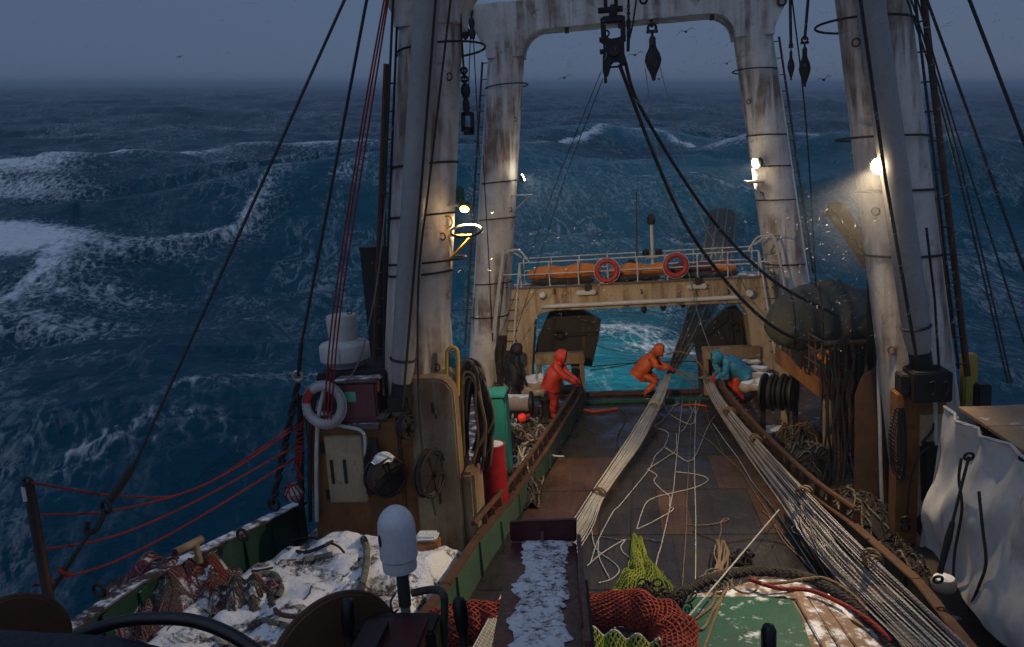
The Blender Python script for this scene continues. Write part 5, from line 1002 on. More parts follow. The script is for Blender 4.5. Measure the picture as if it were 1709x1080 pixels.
b_ = P(1085, 657, Z=.1); person('person in orange oilskins crouching at the sill gripping the white lines', (b_.x+.0, b_.y-.05, .012), rad(-12), JB, ('cloth_orange', 'cloth_orange', 'glove_red', 'boot'))
b_ = P(1222, 668, Z=.1); person('person in a blue hooded jacket bending over the right wall', (b_.x-.02, 20.2, .1), rad(188), JC, ('cloth_blue', 'cloth_red', 'glove_red', 'boot'))
b_ = P(864, 680, Z=.1); person('person in black standing beside the left stern leg', (b_.x, 19.9, .1), rad(20), JD, ('cloth_black', 'cloth_black', 'cloth_black', 'boot'))
# ------------------------------------------------------------------ white line bundles on the trawl deck
def dl(pts, z=.03): return [P(px, py, Z=z) for px, py in pts]
def strands(t, A, B, n_, r, mats, nm='line', sagz=.0, wob=.02, seed=1, Cc=None):
    rs = random.Random(seed)
    for k in range(n_):
        u = (k+.5)/n_+rs.uniform(-.3, .3)/n_; v_ = min(1, max(0, u+rs.uniform(-.035, .035)))
        st = [lerp(a0, a1, u if i % 2 == 0 else v_)+V((rs.uniform(-wob, wob), rs.uniform(-wob, wob), rs.uniform(0, wob*1.5))) for i, (a0, a1) in enumerate(zip(A, B))]
        MB().tube(spline(st, 4), r*rs.uniform(.8, 1.15), 5).build(nm, mats[k % len(mats)], t)
c = P(960, 870, Z=.1); t = thing('line_bundle', 'taut bundle of white lines fanning down the left half of the deck', 'lines', (c.x, c.y, .03))
La = [P(1113, 622, Z=.62), P(1084, 672, Z=.40), P(1040, 742, Z=.26), P(986, 822, Z=.2), P(942, 884, Z=.12), P(820, 1020, Z=.05), P(760, 1110, Z=.05)]
Lb = [P(1121, 622, Z=.62), P(1106, 672, Z=.36), P(1070, 742, Z=.22), P(1012, 824, Z=.14), P(985, 890, Z=.08), P(900, 1020, Z=.04), P(850, 1110, Z=.04)]
strands(t, La, Lb, 24, .0085, ['rope_white', 'rope_white', 'rope_yellow', 'rope_white'], wob=.009, seed=5)
def whip(t, pxy, z, R, m='rope_tan'):
    q = P(*pxy, Z=z)
    for k in range(4): MB().torus(q+V((random.uniform(-.03, .03), random.uniform(-.04, .04), .02*k-.03)), R*random.uniform(.85, 1.1), .018, (.5+random.uniform(-.3, .3), 1, .3+random.uniform(-.3, .3)), 16, 5).build('seizing', m, t)
whip(t, (1092, 678), .38, .13, 'rope_yellow'); whip(t, (999, 826), .17, .12)
c = P(1400, 860, Z=.1); t = thing('line_bundle', 'wide bundle of white and pinkish lines running down the right half of the deck', 'lines', (c.x, c.y, .03))
Ra = [P(1172, 628, Z=.6), P(1188, 668, Z=.45), P(1236, 745, Z=.35), P(1296, 830, Z=.3), P(1352, 915, Z=.3), P(1440, 1010, Z=.4), P(1540, 1110, Z=.55)]
Rb = [P(1186, 628, Z=.62), P(1208, 668, Z=.7), P(1272, 742, Z=.8), P(1352, 828, Z=.85), P(1440, 915, Z=.9), P(1545, 1012, Z=1.0), P(1650, 1110, Z=1.1)]
strands(t, Ra, Rb, 32, .0085, ['rope_white', 'rope_pink', 'rope_white', 'rope_pink', 'rope_grey', 'rope_white'], wob=.016, seed=9)
whip(t, (1187, 640), .6, .12); whip(t, (1218, 690), .62, .12); whip(t, (1262, 735), .74, .1); whip(t, (1344, 822), .82, .1); whip(t, (1458, 935), .9, .1)
for k in range(16):
    u = random.random(); a_ = lerp(P(1310, 830, Z=.3), P(1350, 830, Z=.6), u); b_ = lerp(P(1400, 960, Z=.3), P(1480, 1030, Z=.5), random.random()); m_ = lerp(a_, b_, .5)+V((random.uniform(-.25, .15), random.uniform(-.2, .2), 0))
    MB().tube(spline([a_, m_, b_], 6), .011, 5).build('loose_line', ['rope_white', 'rope_pink', 'rope_grey'][k % 3], t)
# loose lines: coordinates read from the deck
def c4(l): return [(930+x/4.27, 620+y/4.27) for x, y in l]
def c5(l): return [(930+x/3.107, 780+y/3.107) for x, y in l]
loose = [
    (c4([(895, 175), (870, 420), (840, 720)])+c5([(600, 130), (545, 380), (515, 490), (480, 720)]), 'rope_white', 'long straight white line left of the paired centre lines'),
    (c4([(960, 185), (955, 360), (940, 640), (925, 900)])+c5([(670, 290), (650, 600), (645, 790)]), 'rope_tan', 'left one of the two paired centre lines running straight down the deck'),
    (c4([(985, 200), (985, 360), (978, 650), (985, 950)])+c5([(718, 290), (716, 600), (702, 930), (695, 1050)]), 'rope_white', 'right one of the two paired centre lines running straight down the deck'),
    (c4([(845, 715), (1000, 735), (1075, 770), (1000, 820), (850, 860), (720, 890), (640, 930), (600, 1010)])+c5([(412, 320)]), 'rope_white', 'white line curling in a wide hairpin at mid deck'),
    (c4([(895, 180), (840, 240), (740, 360), (690, 390), (780, 430), (790, 470), (760, 540), (700, 600), (660, 690), (540, 840), (440, 960)])+c5([(290, 230), (215, 370), (170, 500)]), 'rope_white', 'wavy white line wandering down beside the left bundle'),
    (c4([(650, 700), (710, 740), (690, 780), (740, 840), (800, 890), (800, 960)])+c5([(600, 220), (500, 280), (415, 320)]), 'rope_white', 'white line with a kink at mid deck above the yellow net'),
    (c4([(850, 440), (845, 560), (780, 610), (640, 700)]), 'rope_white', 'short crooked white line joining the kinked line at mid deck'),
    (c4([(765, 540), (860, 600), (930, 640), (990, 590), (1080, 380), (1130, 310)]), 'rope_white', 'white line rising diagonally to the right bundle'),
    (c4([(755, 190), (770, 250), (800, 300), (880, 350), (960, 375), (990, 300), (1040, 140)]), 'rope_white', 'looped white line near the sill between the bundles'),
    (c4([(800, 150), (740, 260), (700, 300), (760, 200), (870, 230), (780, 250)]), 'rope_white', 'small white zigzag line by the left bundle near the sill'),
    (c4([(1040, 140), (1000, 200), (960, 300), (910, 400), (880, 430)]), 'rope_white', 'white line curving left from the right bundle head'),
    (c4([(940, 200), (945, 250), (985, 300), (980, 370)]), 'rope_white', 'short crooked white line just in front of the sill'),
    (c4([(1110, 370), (1200, 500), (1290, 620), (1400, 800), (1560, 1000)])+c5([(1350, 560)]), 'rope_white', 'white line left of the right bundle'),
    (c4([(990, 430), (1100, 510), (1180, 590), (1240, 640), (1320, 720), (1400, 850), (1510, 1020)])+c5([(1180, 390), (1330, 520)]), 'rope_tan', 'tan line drifting from mid deck toward the right'),
    (c4([(1060, 240), (1080, 350), (1150, 500), (1190, 600)]), 'rope_tan', 'thin tan line under the right bundle head'),
    (c4([(440, 260), (490, 330), (430, 460), (440, 550), (540, 600), (535, 850)])+c5([(385, 300), (385, 560), (460, 715)]), 'rope_dark', 'thin dark line lying left of centre down to the yellow net'),
    (c5([(230, 360), (330, 375), (440, 370), (540, 385)]), 'rope_grey', 'short grey line across the deck above the yellow net'),
    (c5([(215, 365), (215, 460), (270, 575)]), 'rope_white', 'white line leading into the yellow net from the left'),
    (c5([(175, 310), (200, 420), (300, 500), (320, 540), (280, 580), (215, 600)]), 'rope_white', 'white line looping in front of the left bundle end'),
    (c5([(155, 510), (240, 440), (350, 375), (330, 410), (350, 450), (450, 515)]), 'rope_white', 'white line looping over the yellow net head'),
    (c5([(665, 295), (740, 300), (830, 290), (890, 270), (870, 265), (850, 285), (850, 330), (835, 400), (840, 540)]), 'rope_tan', 'tan rope with a small eye lying at the deck centre'),
    (c5([(700, 330), (780, 360), (870, 385), (1000, 370), (1100, 375), (1190, 400)]), 'rope_brown', 'brown rope lying across the deck toward the right lines'),
    (c5([(1065, 225), (1110, 270), (1200, 390), (1300, 510), (1400, 600)]), 'rope_tan', 'tan line lying along the left side of the right bundle'),
    (c5([(1215, 310), (1225, 335), (1285, 355), (1250, 300), (1220, 308)]), 'rope_white', 'small white loop beside the right bundle')]
for pts, m_, lab in loose:
    wob = [P(px, py, Z=.022) for px, py in pts]; tag(MB().tube(spline(wob, 7), .009, 6).build('loose_line', m_), lab, 'line')
t1 = c5([(1150, 220), (655, 805)]); A, B = P(*t1[0], Z=.25), P(*t1[1], Z=.55); tag(MB().tube([A, B], .012, 6).build('taut_line', 'rope_white'), 'taut white line slanting from the right bundle across to the hatch', 'line')
# coil of tan rope
t = thing('rope_coil', 'hank of tan rope standing at the front edge of the green hatch', 'rope', P(1205, 930, Z=.03))
for k in range(14):
    x0 = 1198+random.uniform(-6, 12); pts = [P(x0, 905+random.uniform(-5, 5), Z=.15), P(x0+random.uniform(-3, 10), 925, Z=.2), P(x0+random.uniform(-10, 8), 950, Z=.2), P(x0-random.uniform(0, 10), 975+random.uniform(-10, 8), Z=.25)]
    MB().tube(spline(pts, 4), .014, 5).build('strand', 'rope_tan', t)
for k in range(7): q = P(1215+random.uniform(-30, 30), 972+random.uniform(-6, 10), Z=.3); MB().torus(q, random.uniform(.12, .22), .016, (random.uniform(-.3, .3), random.uniform(-.4, .2), 1), 20, 5, sc=1.4).build('loop', ['rope_tan', 'rope_grey'][k % 2], t)
# ------------------------------------------------------------------ green hatch with black chafing rope
HZ = .28; hp = [(1010, 1100), (1040, 1020), (1120, 995), (1200, 985), (1270, 966), (1340, 972), (1400, 1000), (1450, 1040), (1500, 1100)]
hq = [P(px, py, Z=HZ) for px, py in hp]; t = thing('hatch_cover', 'worn green hatch cover with snow and a black rope rim at the lower edge', 'hatch', (hq[4].x, hq[4].y-1, .01))
near = [V((2.9, 6.4, HZ)), V((-1.3, 6.4, HZ))]
MB().prism([V((p.x, p.y, .01)) for p in spline(hq, 4)+near], (0, 0, HZ-.01)).build('cover', 'wood_snow', t, bevel=.02)
g0 = [P(px, py, Z=HZ+.012) for px, py in ((1080, 998), (1310, 996), (1322, 1004), (1338, 1030), (1360, 1100), (1050, 1100))]; MB().prism([p-V((0, 0, .008)) for p in g0], (0, 0, .018)).build('mat', 'green_mat', t)
for k, (a_, b_) in enumerate((((1338, 1000), (1395, 1100)), ((1356, 996), (1425, 1100)), ((1374, 994), (1455, 1100)))): A, B = P(*a_, Z=HZ+.02), P(*b_, Z=HZ+.02); MB().bar(A, B, .17, .05).build('plank', 'wood_snow', t, bevel=.012)
rimp = spline([P(px, py, Z=HZ+.03) for px, py in ((1110, 1010), (1140, 990), (1180, 972), (1240, 958), (1300, 958), (1350, 968), (1400, 995), (1460, 1045), (1500, 1095))], 14)
L = len(rimp); mbs = [MB(), MB()]
t = thing('chafing_rope', 'thick braided black rope lying round the hatch edge', 'rope', V((rimp[L//2].x, rimp[L//2].y, HZ)))
for s_ in range(4):
    pts = []
    for i, p in enumerate(rimp):
        a_ = i*1.1+s_*math.pi/2; d_ = (rimp[min(i+1, L-1)]-rimp[max(0, i-1)]).normalized(); x, y = frame(d_); pts.append(p+(x*math.cos(a_)*1.3+y*math.sin(a_))*.04+V((0, 0, .03)))
    MB().tube(pts, .036, 6).build('strand', 'rope_dark', t)
tag(MB().tube(spline([P(px, py, Z=HZ+.13) for px, py in ((1250, 967), (1300, 982), (1350, 985), (1400, 1005), (1450, 1035), (1490, 1070))], 6), .03, 8).build('red_rope', 'rope_red'), 'dark red rope lying on the black chafing rope', 'rope')
tag(MB().tube(spline([P(px, py, Z=HZ+.14) for px, py in ((1270, 975), (1310, 972), (1345, 966), (1380, 966), (1420, 990), (1450, 1020))], 6), .022, 7).build('tan_rope', 'rope_tan'), 'tan rope curving over the hatch edge to the right lines', 'rope')
tag(MB().tube(spline([P(px, py, Z=HZ+.04) for px, py in ((1195, 985), (1188, 1010), (1165, 1030), (1150, 1040), (1172, 1050), (1190, 1020), (1212, 985))], 6), .02, 7).build('tan_rope', 'rope_tan'), 'tan rope loop on the green hatch mat', 'rope')
tag(MB().tube(spline([P(px, py, Z=HZ+.04) for px, py in ((1207, 990), (1190, 1040), (1172, 1090))], 6), .018, 7).build('tan_rope', 'rope_tan'), 'straight tan rope across the green hatch mat', 'rope')
for i, (px, py, Z_, R) in enumerate(((1080, 1000, .3, .22), (1120, 1010, .3, .22), (1235, 935, .06, .16))):
    t = thing('chain_pile', ['dark mesh clump at the left end of the hatch rope', 'dark mesh clump on the hatch corner beside the yellow net', 'small black mesh clump standing behind the hatch'][i], 'net', P(px, py, Z=Z_))
    for k in range(22): q = P(px, py, Z=Z_)+V((random.gauss(0, R*.5), random.gauss(0, R*.5), abs(random.gauss(0, R*.4)))); MB().torus(q, random.uniform(.04, .08), .013, (random.uniform(-1, 1), random.uniform(-1, 1), random.uniform(-1, 1)), 12, 5).build('mesh_loop', 'rope_dark', t)
# ------------------------------------------------------------------ nets
def net_skin(t, fn, nu, nv, r, m, core, gu=40, gv=24, cell=2, lift=.012):
    o_ = MB().grid(fn, gu, gv).build('folded_body', core, t, smooth=70)
    mb = MB()
    def nrm(u, v):
        e = .01; a_ = fn(min(1, u+e), v)-fn(max(0, u-e), v); b_ = fn(u, min(1, v+e))-fn(u, max(0, v-e)); n_ = a_.cross(b_); return n_.normalized() if n_.length > 1e-9 else V((0, 0, 1))
    st = 1./nv
    for sgn in (1, -1):
        for k in range(nu):
            pts = []; u0_ = k/nu
            for j in range(nv*cell+1):
                v = j/(nv*cell); u = u0_+sgn*v*nv/nu*.5; u = u % 1.0 if closed_u else u
                if not closed_u and not 0 <= u <= 1: 
                    if len(pts) > 1: mb.tube(pts, r, 4, cap=False)
                    pts = []; continue
                if closed_u and pts and abs(u-lastu) > .5: 
                    if len(pts) > 1: mb.tube(pts, r, 4, cap=False)
                    pts = []
                lastu = u; p = fn(u, v); pts.append(p+nrm(u, v)*sg*(lift+r*.5*math.sin(j*math.pi/1.0)))
            if len(pts) > 1: mb.tube(pts, r, 4, cap=False)
    ob = mb.build('mesh_twine', m, t, smooth=0); ob['kind'] = 'stuff'; return ob
# yellow green net
closed_u = False; sg = -1
yb = [(988, 990), (1010, 960), (1060, 950), (1110, 965), (1110, 975), (1080, 990), (1010, 1005)]
t = thing('yellow_net', 'yellow green fishing net heaped on the deck below the lines', 'net', P(1050, 990, Z=.02))
def ynet(u, v):
    # u across, v from head (far) to foot (near)
    c_ = spline_at([P(1063, 895, Z=.05), P(1068, 925, Z=.1), P(1075, 950, Z=.25), P(1060, 970, Z=.4), P(1035, 1005, Z=.42)], v); hw = [.08, .12, .30, .50, .62]; w_ = np.interp(v, [0, .25, .5, .75, 1], hw)
    s_ = 2*u-1; bmp = .07*math.sin(u*17+v*4)*v+.34*(vn(u*4+1, v*6)-.5)*v+.12*(vn(u*11, v*13)-.5); return V((c_.x+s_*w_*(1+.35*(vn(v*5, 2+(s_ > 0))-.5)), c_.y+.12*math.sin(u*9)-.1*s_*s_+.2*(vn(u*3, v*3+7)-.5), max(.03, c_.z*(1-.75*s_*s_)+bmp*(.3+v))))
def spline_at(pts, v):
    q = spline(pts, 12); f_ = v*(len(q)-1); i = min(int(f_), len(q)-2); return lerp(q[i], q[i+1], f_-i)
net_skin(t, ynet, 26, 26, .008, 'net_green', 'net_green_core', 40, 40, 2, .02)
# orange red net roll
closed_u = True; sg = 1
def rollf(path, rads, seed, squash=.8):
    def fn(u, v):
        p = spline_at(path, v); p2 = spline_at(path, min(1, v+.02)); p1 = spline_at(path, max(0, v-.02)); d_ = (p2-p1).normalized(); x, y = frame(d_); R = np.interp(v, np.linspace(0, 1, len(rads)), rads)
        a_ = -2*math.pi*u; k_ = 1+.16*(vn(v*14+seed, math.cos(a_)*1.5+5)-.5)*2+.06*math.sin(v*40+a_*2); return p+(x*math.cos(a_)+y*math.sin(a_)*squash)*R*k_
    return fn
t = thing('red_net', 'orange red net roll bulging across the deck right of the dark red beam', 'net', P(1060, 1030, Z=.3))
net_skin(t, rollf([P(930, 1015, Z=.55), P(1000, 1018, Z=.6), P(1060, 1020, Z=.6), P(1110, 1040, Z=.55), P(1128, 1075, Z=.5), P(1090, 1120, Z=.45)], [.2, .22, .25, .27, .26, .2], 1), 22, 44, .012, 'net_red', 'net_red_core', 24, 60, 2, .012)
t = thing('red_net', 'orange red net roll to the left of the dark red beam', 'net', P(770, 1060, Z=.3))
net_skin(t, rollf([P(690, 1075, Z=.5), P(740, 1052, Z=.55), P(790, 1040, Z=.55), P(850, 1035, Z=.55), P(900, 1030, Z=.5)], [.16, .28, .3, .3, .26], 4), 22, 34, .012, 'net_red', 'net_red_core', 24, 50, 2, .012)
t = thing('olive_net', 'olive fish net with white float line in front of the red net roll', 'net', P(1030, 1065, Z=.5))
closed_u = False
def onet(u, v): a_ = P(980, 1042, Z=.75); b_ = P(1100, 1062, Z=.72); p = lerp(a_, b_, u); return p+V((0, -.15-v*.9, -v*.35+.1*math.sin(u*8+v*3)*v+.05*math.sin(u*20)))
sg = 1
net_skin(t, onet, 24, 16, .009, 'net_green', 'net_dark_core', 24, 16, 2, -.03)
MB().tube([onet(k/30, 0)+V((0, 0, .02)) for k in range(31)], .022, 7).build('float_line', 'rope_white', t)
t = thing('line_bundle', 'short bundle of pale lines left of the dark red beam at the bottom edge', 'lines', P(810, 1060, Z=.6))
for k in range(12): MB().tube([P(842+k*1.2, 985+k*4, Z=.7), P(785+k*4.5, 1090, Z=.75)], .014, 5).build('line', ['rope_white', 'rope_yellow'][k % 2], t)
# ------------------------------------------------------------------ snowed up net pile on the left deck
def pile(u, v):
    y = 5.6+v*6.2; xl_ = -hx(y)+.1; xr_ = wallx(WL_, max(6.1, y))-.10; x = xl_+(xr_-xl_)*u
    e = min(1, u/.12)*min(1, (1-u)/.08)*min(1, (1-v)/.1)
    h = .40+.30*float(_f[int(v*119)][int(u*79)])*2-.2+.28*math.exp(-((u-.45)/.3)**2)*(.6+.4*math.sin(v*7))
    return V((x, y, .12+max(.0, h)*e**.6))
gu_, gv_ = np.meshgrid(np.linspace(0, 5, 80), np.linspace(0, 9, 120)); _f = fbm(gu_, gv_, 201, 5)
t = thing('net_pile', 'big heap of nets buried under snow on the left side deck', 'net', (-4.8, 8.5, .1))
MB().grid(pile, 79, 119).build('snowy_heap', 'snow_net', t, smooth=80)
def on_pile(px, py, dz=.03):
    y = P(px, py, Z=.6).y; p = None
    for z in (.5, .6, .7): 
        q = P(px, py, Z=z); u = (q.x+hx(q.y)-.1)/(wallx(WL_, max(6.1, q.y))-.1+hx(q.y)-.1); v = (q.y-5.6)/6.2
        if 0 <= u <= 1 and 0 <= v <= 1: p = pile(u, v)
        if p is not None and p.z < z: break
    q = P(px, py, Z=(p.z if p is not None else .6)); return q+V((0, 0, dz))
ropes = [([(352, 1010), (345, 990), (360, 985), (400, 985), (430, 980), (450, 990), (455, 1010), (470, 1030), (520, 1035)], .035, 'rope_brown', 'dark red brown rope hawser half sunk in the snow'), ([(428, 968), (440, 962), (460, 966), (470, 985), (466, 1000)], .05, 'rope_grey', 'grey hawser loop standing out of the snow'), ([(480, 920), (510, 925), (540, 915), (560, 905), (585, 900)], .03, 'rope_dark', 'dark rope across the far part of the snowy heap'), ([(600, 890), (612, 920), (610, 960), (602, 990)], .06, 'rope_grey', 'thick grey rope ridge on the snowy heap left of the white dome'), ([(510, 940), (530, 936), (555, 930)], .05, 'rope_grey', 'short thick grey rope piece in the snow'), ([(400, 955), (430, 955), (455, 950)], .018, 'rope_dark', 'thin dark cord on the snow behind the hawser'), ([(500, 1010), (515, 995), (520, 980)], .012, 'rope_dark', 'thin dark cord curl on the snow'), ([(440, 1040), (480, 1050), (500, 1065)], .04, 'rope_grey', 'grey rope end in the snow near the wooden flange'), ([(360, 1065), (370, 1075), (395, 1080), (420, 1085)], .03, 'rope_yellow', 'yellowish rope end in the snow at the bottom edge'), ([(606, 1000), (612, 1010), (620, 1030)], .02, 'rope_red', 'red cord on the snow right of the wooden flange'), ([(480, 905), (520, 900), (560, 912), (575, 925)], .02, 'rope_dark', 'second dark cord on the far part of the snowy heap')]
for pts, r, m_, lab in ropes: tag(MB().tube([on_pile(p_.x, p_.y, r*.75+.01) for p_ in spline([V((px, py, 0)) for px, py in pts], 7)], r*.9, 8).build('hawser', m_), lab, 'rope')
# net heap at the bulwark
t = thing('net_heap', 'snow dusted pink and brown net heap against the left bulwark', 'net', P(300, 990, Z=.5))
closed_u = False
def heapf(cx_, cy_, rx, ry, hh, z0, seed):
    def fn(u, v):
        a_ = 2*u-1; b_ = 2*v-1; d_ = math.hypot(a_, b_); return V((cx_+a_*rx, cy_+b_*ry, z0+hh*max(0, 1-d_**2.2)+.16*(vn(u*6+seed, v*6)-.5)+.06*math.sin(u*23+v*9)))
    return fn
for i, (px, py, rx, ry, hh, m_) in enumerate(((255, 965, .75, .95, .62, 'net_pink'), (330, 945, .6, .55, .5, 'net_red'), (215, 1005, .6, .6, .35, 'net_pink'), (400, 960, .5, .5, .3, 'net_grey'))):
    q = P(px, py, Z=.95); fn = heapf(q.x, q.y, rx, ry, hh, .55, i*7)
    MB().grid(fn, 30, 30).build('fold', 'heap_net', t, smooth=80)
    for k in range(44):
        u, v = random.uniform(.1, .9), random.uniform(.1, .9); a_ = random.uniform(0, 6.28); pts = []
        for j in range(16): pts.append(fn(min(1, max(0, u)), min(1, max(0, v)))+V((0, 0, .012))); a_ += random.uniform(-.6, .6); u += math.cos(a_)*.05; v += math.sin(a_)*.05
        MB().tube(spline(pts, 2), random.uniform(.006, .014), 4).build('twine', [m_, m_, 'rope_grey', 'rope_brown', 'net_pink'][k % 5], t)
t = thing('yellow_pipe', 'pale yellow pipe stub with a short leg lying on the net heap', 'pipe', P(310, 920, Y=9.6)); A, B = P(292, 922, Y=9.4), P(336, 900, Y=9.9); MB().tube([A, B], .055, 14).build('tube', 'cream_box', t); MB().tube([lerp(A, B, .75), lerp(A, B, .75)+V((.03, 0, -.3))], .05, 10).build('leg', 'cream_box', t); MB().cyl(A-(B-A).normalized()*.01, A, .045, 12).build('bore', 'black_iron', t)
for i, (px, py) in enumerate(((165, 985), (405, 893))): q = P(px, py, Z=1.1); tag(MB().torus(q, .09, .025, (.2, 1, .1), 16, 6).build('shackle', 'black_iron'), ['black shackle on the bulwark near the bottom left', 'black shackle on the bulwark cap beside the yellow pipe'][i], 'shackle')
# ------------------------------------------------------------------ the fishing net running out over the stern
t = thing('trawl_net', 'long grey net sleeve streaming from the deck through the portal out to sea', 'net', P(1140, 600, Y=21.6))
sx_, sy_ = seapix(1213, 268, 1.0); S0 = to_world(sx_-1.9, sy_, -4.0); S1 = to_world(sx_+1.9, sy_, -4.4)
A0, A1 = P(1112, 626, Y=21.3), P(1126, 624, Y=21.3); M0, M1 = P(1147, 520, Y=24.5), P(1197, 512, Y=24.5); N0, N1 = P(1176, 405, Y=40), P(1226, 402, Y=40)
def tnet(u, v):
    # v along (0 at the deck, 1 at sea)
    a_ = spline_at([A0, M0, N0, S0], v); b_ = spline_at([A1, M1, N1, S1], v); p = lerp(a_, b_, u); return p+V((0, 0, .25*math.sin(u*math.pi)*v*2+.06*math.sin(u*25)*v))
mb = MB()
for k in range(40): u = (k+random.uniform(-.4, .4))/39; mb.tube([tnet(min(1, max(0, u+.02*math.sin(j*.9+k))), j/40) for j in range(41)], [.005+.028*(j/40) for j in range(41)], 4, cap=False)
for k in range(80): v = (k/80)**1.2; mb.tube([tnet(u_/12, min(1, v+.004*(u_ % 2))) for u_ in range(13)], .004+.022*v, 4, cap=False)
o_ = mb.build('netting', 'net_grey', t, smooth=0); o_['kind'] = 'stuff'
for u in (.03, .35, .66, .97): MB().tube([tnet(u, j/40)+V((0, 0, .02)) for j in range(41)], [.014+.05*(j/40) for j in range(41)], 6).build('seam_line', 'rope_grey', t)
B0, B1 = P(1166, 640, Y=21.0), P(1182, 636, Y=21.0); M2, M3 = P(1158, 560, Y=22.6), P(1172, 556, Y=22.6)
t = thing('trawl_net', 'slack grey net hanging from the right knot into the stern opening', 'net', P(1172, 640, Y=21))
for k in range(22): u = k/21; MB().tube(spline([lerp(B0, B1, u), lerp(P(1164, 600, Y=21.9), P(1174, 598, Y=21.9), u), lerp(M2, M3, u)+V((random.uniform(-.05, .05), 0, .0)), lerp(P(1160, 520, Y=23.8), P(1190, 520, Y=23.8), u)], 5), .008, 4).build('strand', 'net_grey', t)
# ------------------------------------------------------------------ foreground: winch platform, dome, levers, beam
MB_ = MB().mm((-8, 1.2, 2.2), (3.6, 4.3, 2.45)); struct(MB_.build('winch_platform', 'dark_steel'))
t = thing('red_beam', 'dark red steel channel beam carrying a strip of snow in the foreground', 'beam', (-1, 4.2, 2.45))
fl, fr_ = P(850, 872, Y=5.6), P(962, 868, Y=5.6); nl_, nr_ = P(818, 1090, Y=3.6), P(987, 1090, Y=3.6)
fl2, fr2, nl2, nr2 = P(852, 905, Y=5.6), P(962, 905, Y=5.6), P(818, 1090, Y=3.6), P(975, 1090, Y=3.6)
dn = V((0, 0, -.5)); MB().hexa([nl2+dn, nr2+dn, fr2+dn, fl2+dn, nl2, nr2, fr2, fl2]).build('web', 'dark_red_steel', t, bevel=.012)
MB().hexa([fl2+V((0, -.0, 0)), fr2, fr2+V((0, .05, 0)), fl2+V((0, .05, 0)), fl, fr_, fr_+V((0, .05, 0)), fl+V((0, .05, 0))]).build('end_plate', 'dark_red_steel', t, bevel=.01)
MB().bar(lerp(fr2, nr2, .0)+V((.02, 0, .02)), nr2+V((.02, 0, .02)), .03, .08).build('flange', 'dark_red_steel', t)
MB().bar(P(905, 905, Y=5.5), P(905, 888, Y=5.55), .02, .03).build('rib', 'dark_red_steel', t)
a_, b_ = lerp(fr2, nr2, .25), nr2; MB().hexa([p+V((.012, 0, z_)) for z_ in (-.45, -.1) for p in (b_, b_+V((.05, 0, 0)), a_+V((.05, 0, 0)), a_)]).build('side_slot', 'black_iron', t, bevel=.02)
def snowtop(u, v):
    L0, L1 = lerp(fl2, nl2, v), lerp(fr2, nr2, v); k = .20+.07*(vn(v*12, 3)-.5)*2+.05*(vn(v*45, 13)-.5)*2; k2 = .84+.06*(vn(v*12, 8)-.5)*2+.05*(vn(v*50, 18)-.5)*2
    if v < .06: k, k2 = .28-.1, .94
    p = lerp(L0, L1, k+(k2-k)*u); e = (1-(2*u-1)**6)*min(1, v/.02+.05); return p+V((0, 0, .004+.018*e*(.4+vn(u*3+4, v*9))+.012*(vn(u*14, v*70)-.5)*e))
MB().grid(snowtop, 40, 160).build('snow_strip', 'snow_thin', t, smooth=80)
for x in (-1.15, -.85): MB().mm((x-.06, 3.9, 2.45), (x+.06, 4.2, 3.35)).build('support', 'dark_red_steel', t)
# white dome
Y = 4.9; k = px_len(Y)*1.0; c = P(668, 950, Y=Y); z = lambda py: P(668, py, Y=Y).z
t = thing('dome_antenna', 'white plastic dome antenna on a short pole in the foreground', 'antenna', (c.x, Y, 2.45))
prof = [(30*k, z(949)), (31*k, z(944)), (31*k, z(931)), (34*k, z(928)), (34*k, z(880))] + [(34*k*math.cos(a_), z(880)+(z(844)-z(880))*math.sin(a_)) for a_ in (.3, .6, .9, 1.2, 1.45, 1.56)]
MB().lathe(prof, (c.x, Y, 0), n=40).build('dome', 'white_plastic', t, smooth=35)
q = P(644, 894, Y=Y); vdir = (V((q.x, Y, 0))-V((c.x, Y, 0))); qq = V((c.x-24.5*k, Y-23.6*k, q.z)); ax = V((-24.5, -23.6, 0)).normalized()
sl_ = MB(); sl_.lathe([(.3*k, 0), (5*k, 0), (5*k, .6*k), (.3*k, .6*k)], qq+ax*.1*k, ax, 18); 
for v_ in sl_.v: v_.z = qq.z+(v_.z-qq.z)*2.3
sl_.build('port', 'black_iron', t)
p0 = P(672, 950, Y=Y); MB().tube([(c.x+.01, Y, z(1010)), (c.x+.01, Y, z(949))], 11.5*k, 18).build('grip', 'olive_grip', t); MB().tube([(c.x+.01, Y, 2.45), (c.x+.01, Y, z(1008))], 9*k, 16).build('pole', 'boom_grey', t)
MB().tube(spline([P(660, 990, Y=4.8), P(652, 1005, Y=4.75), P(656, 1022, Y=4.75), P(664, 1018, Y=4.8)], 5), .008, 6).build('cable', 'hose_black', t); MB().mm((c.x-.3, Y-.3, 2.45), (c.x+.28, Y-.05, P(620, 1040, Y=Y-.2).z)).build('bracket_box', 'dark_steel', t, bevel=.02)
t = thing('bent_pipe', 'dull bent steel pipe right of the dome pole', 'pipe', P(742, 1080, Y=4.8)); MB().tube(spline([P(688, 990, Y=4.9), P(712, 985, Y=4.9), P(730, 985, Y=4.85), P(740, 993, Y=4.8), P(742, 1010, Y=4.8), P(741, 1090, Y=4.8), P(741, 1180, Y=4.8)], 6), 7*k, 12).build('pipe', 'olive_grip', t)
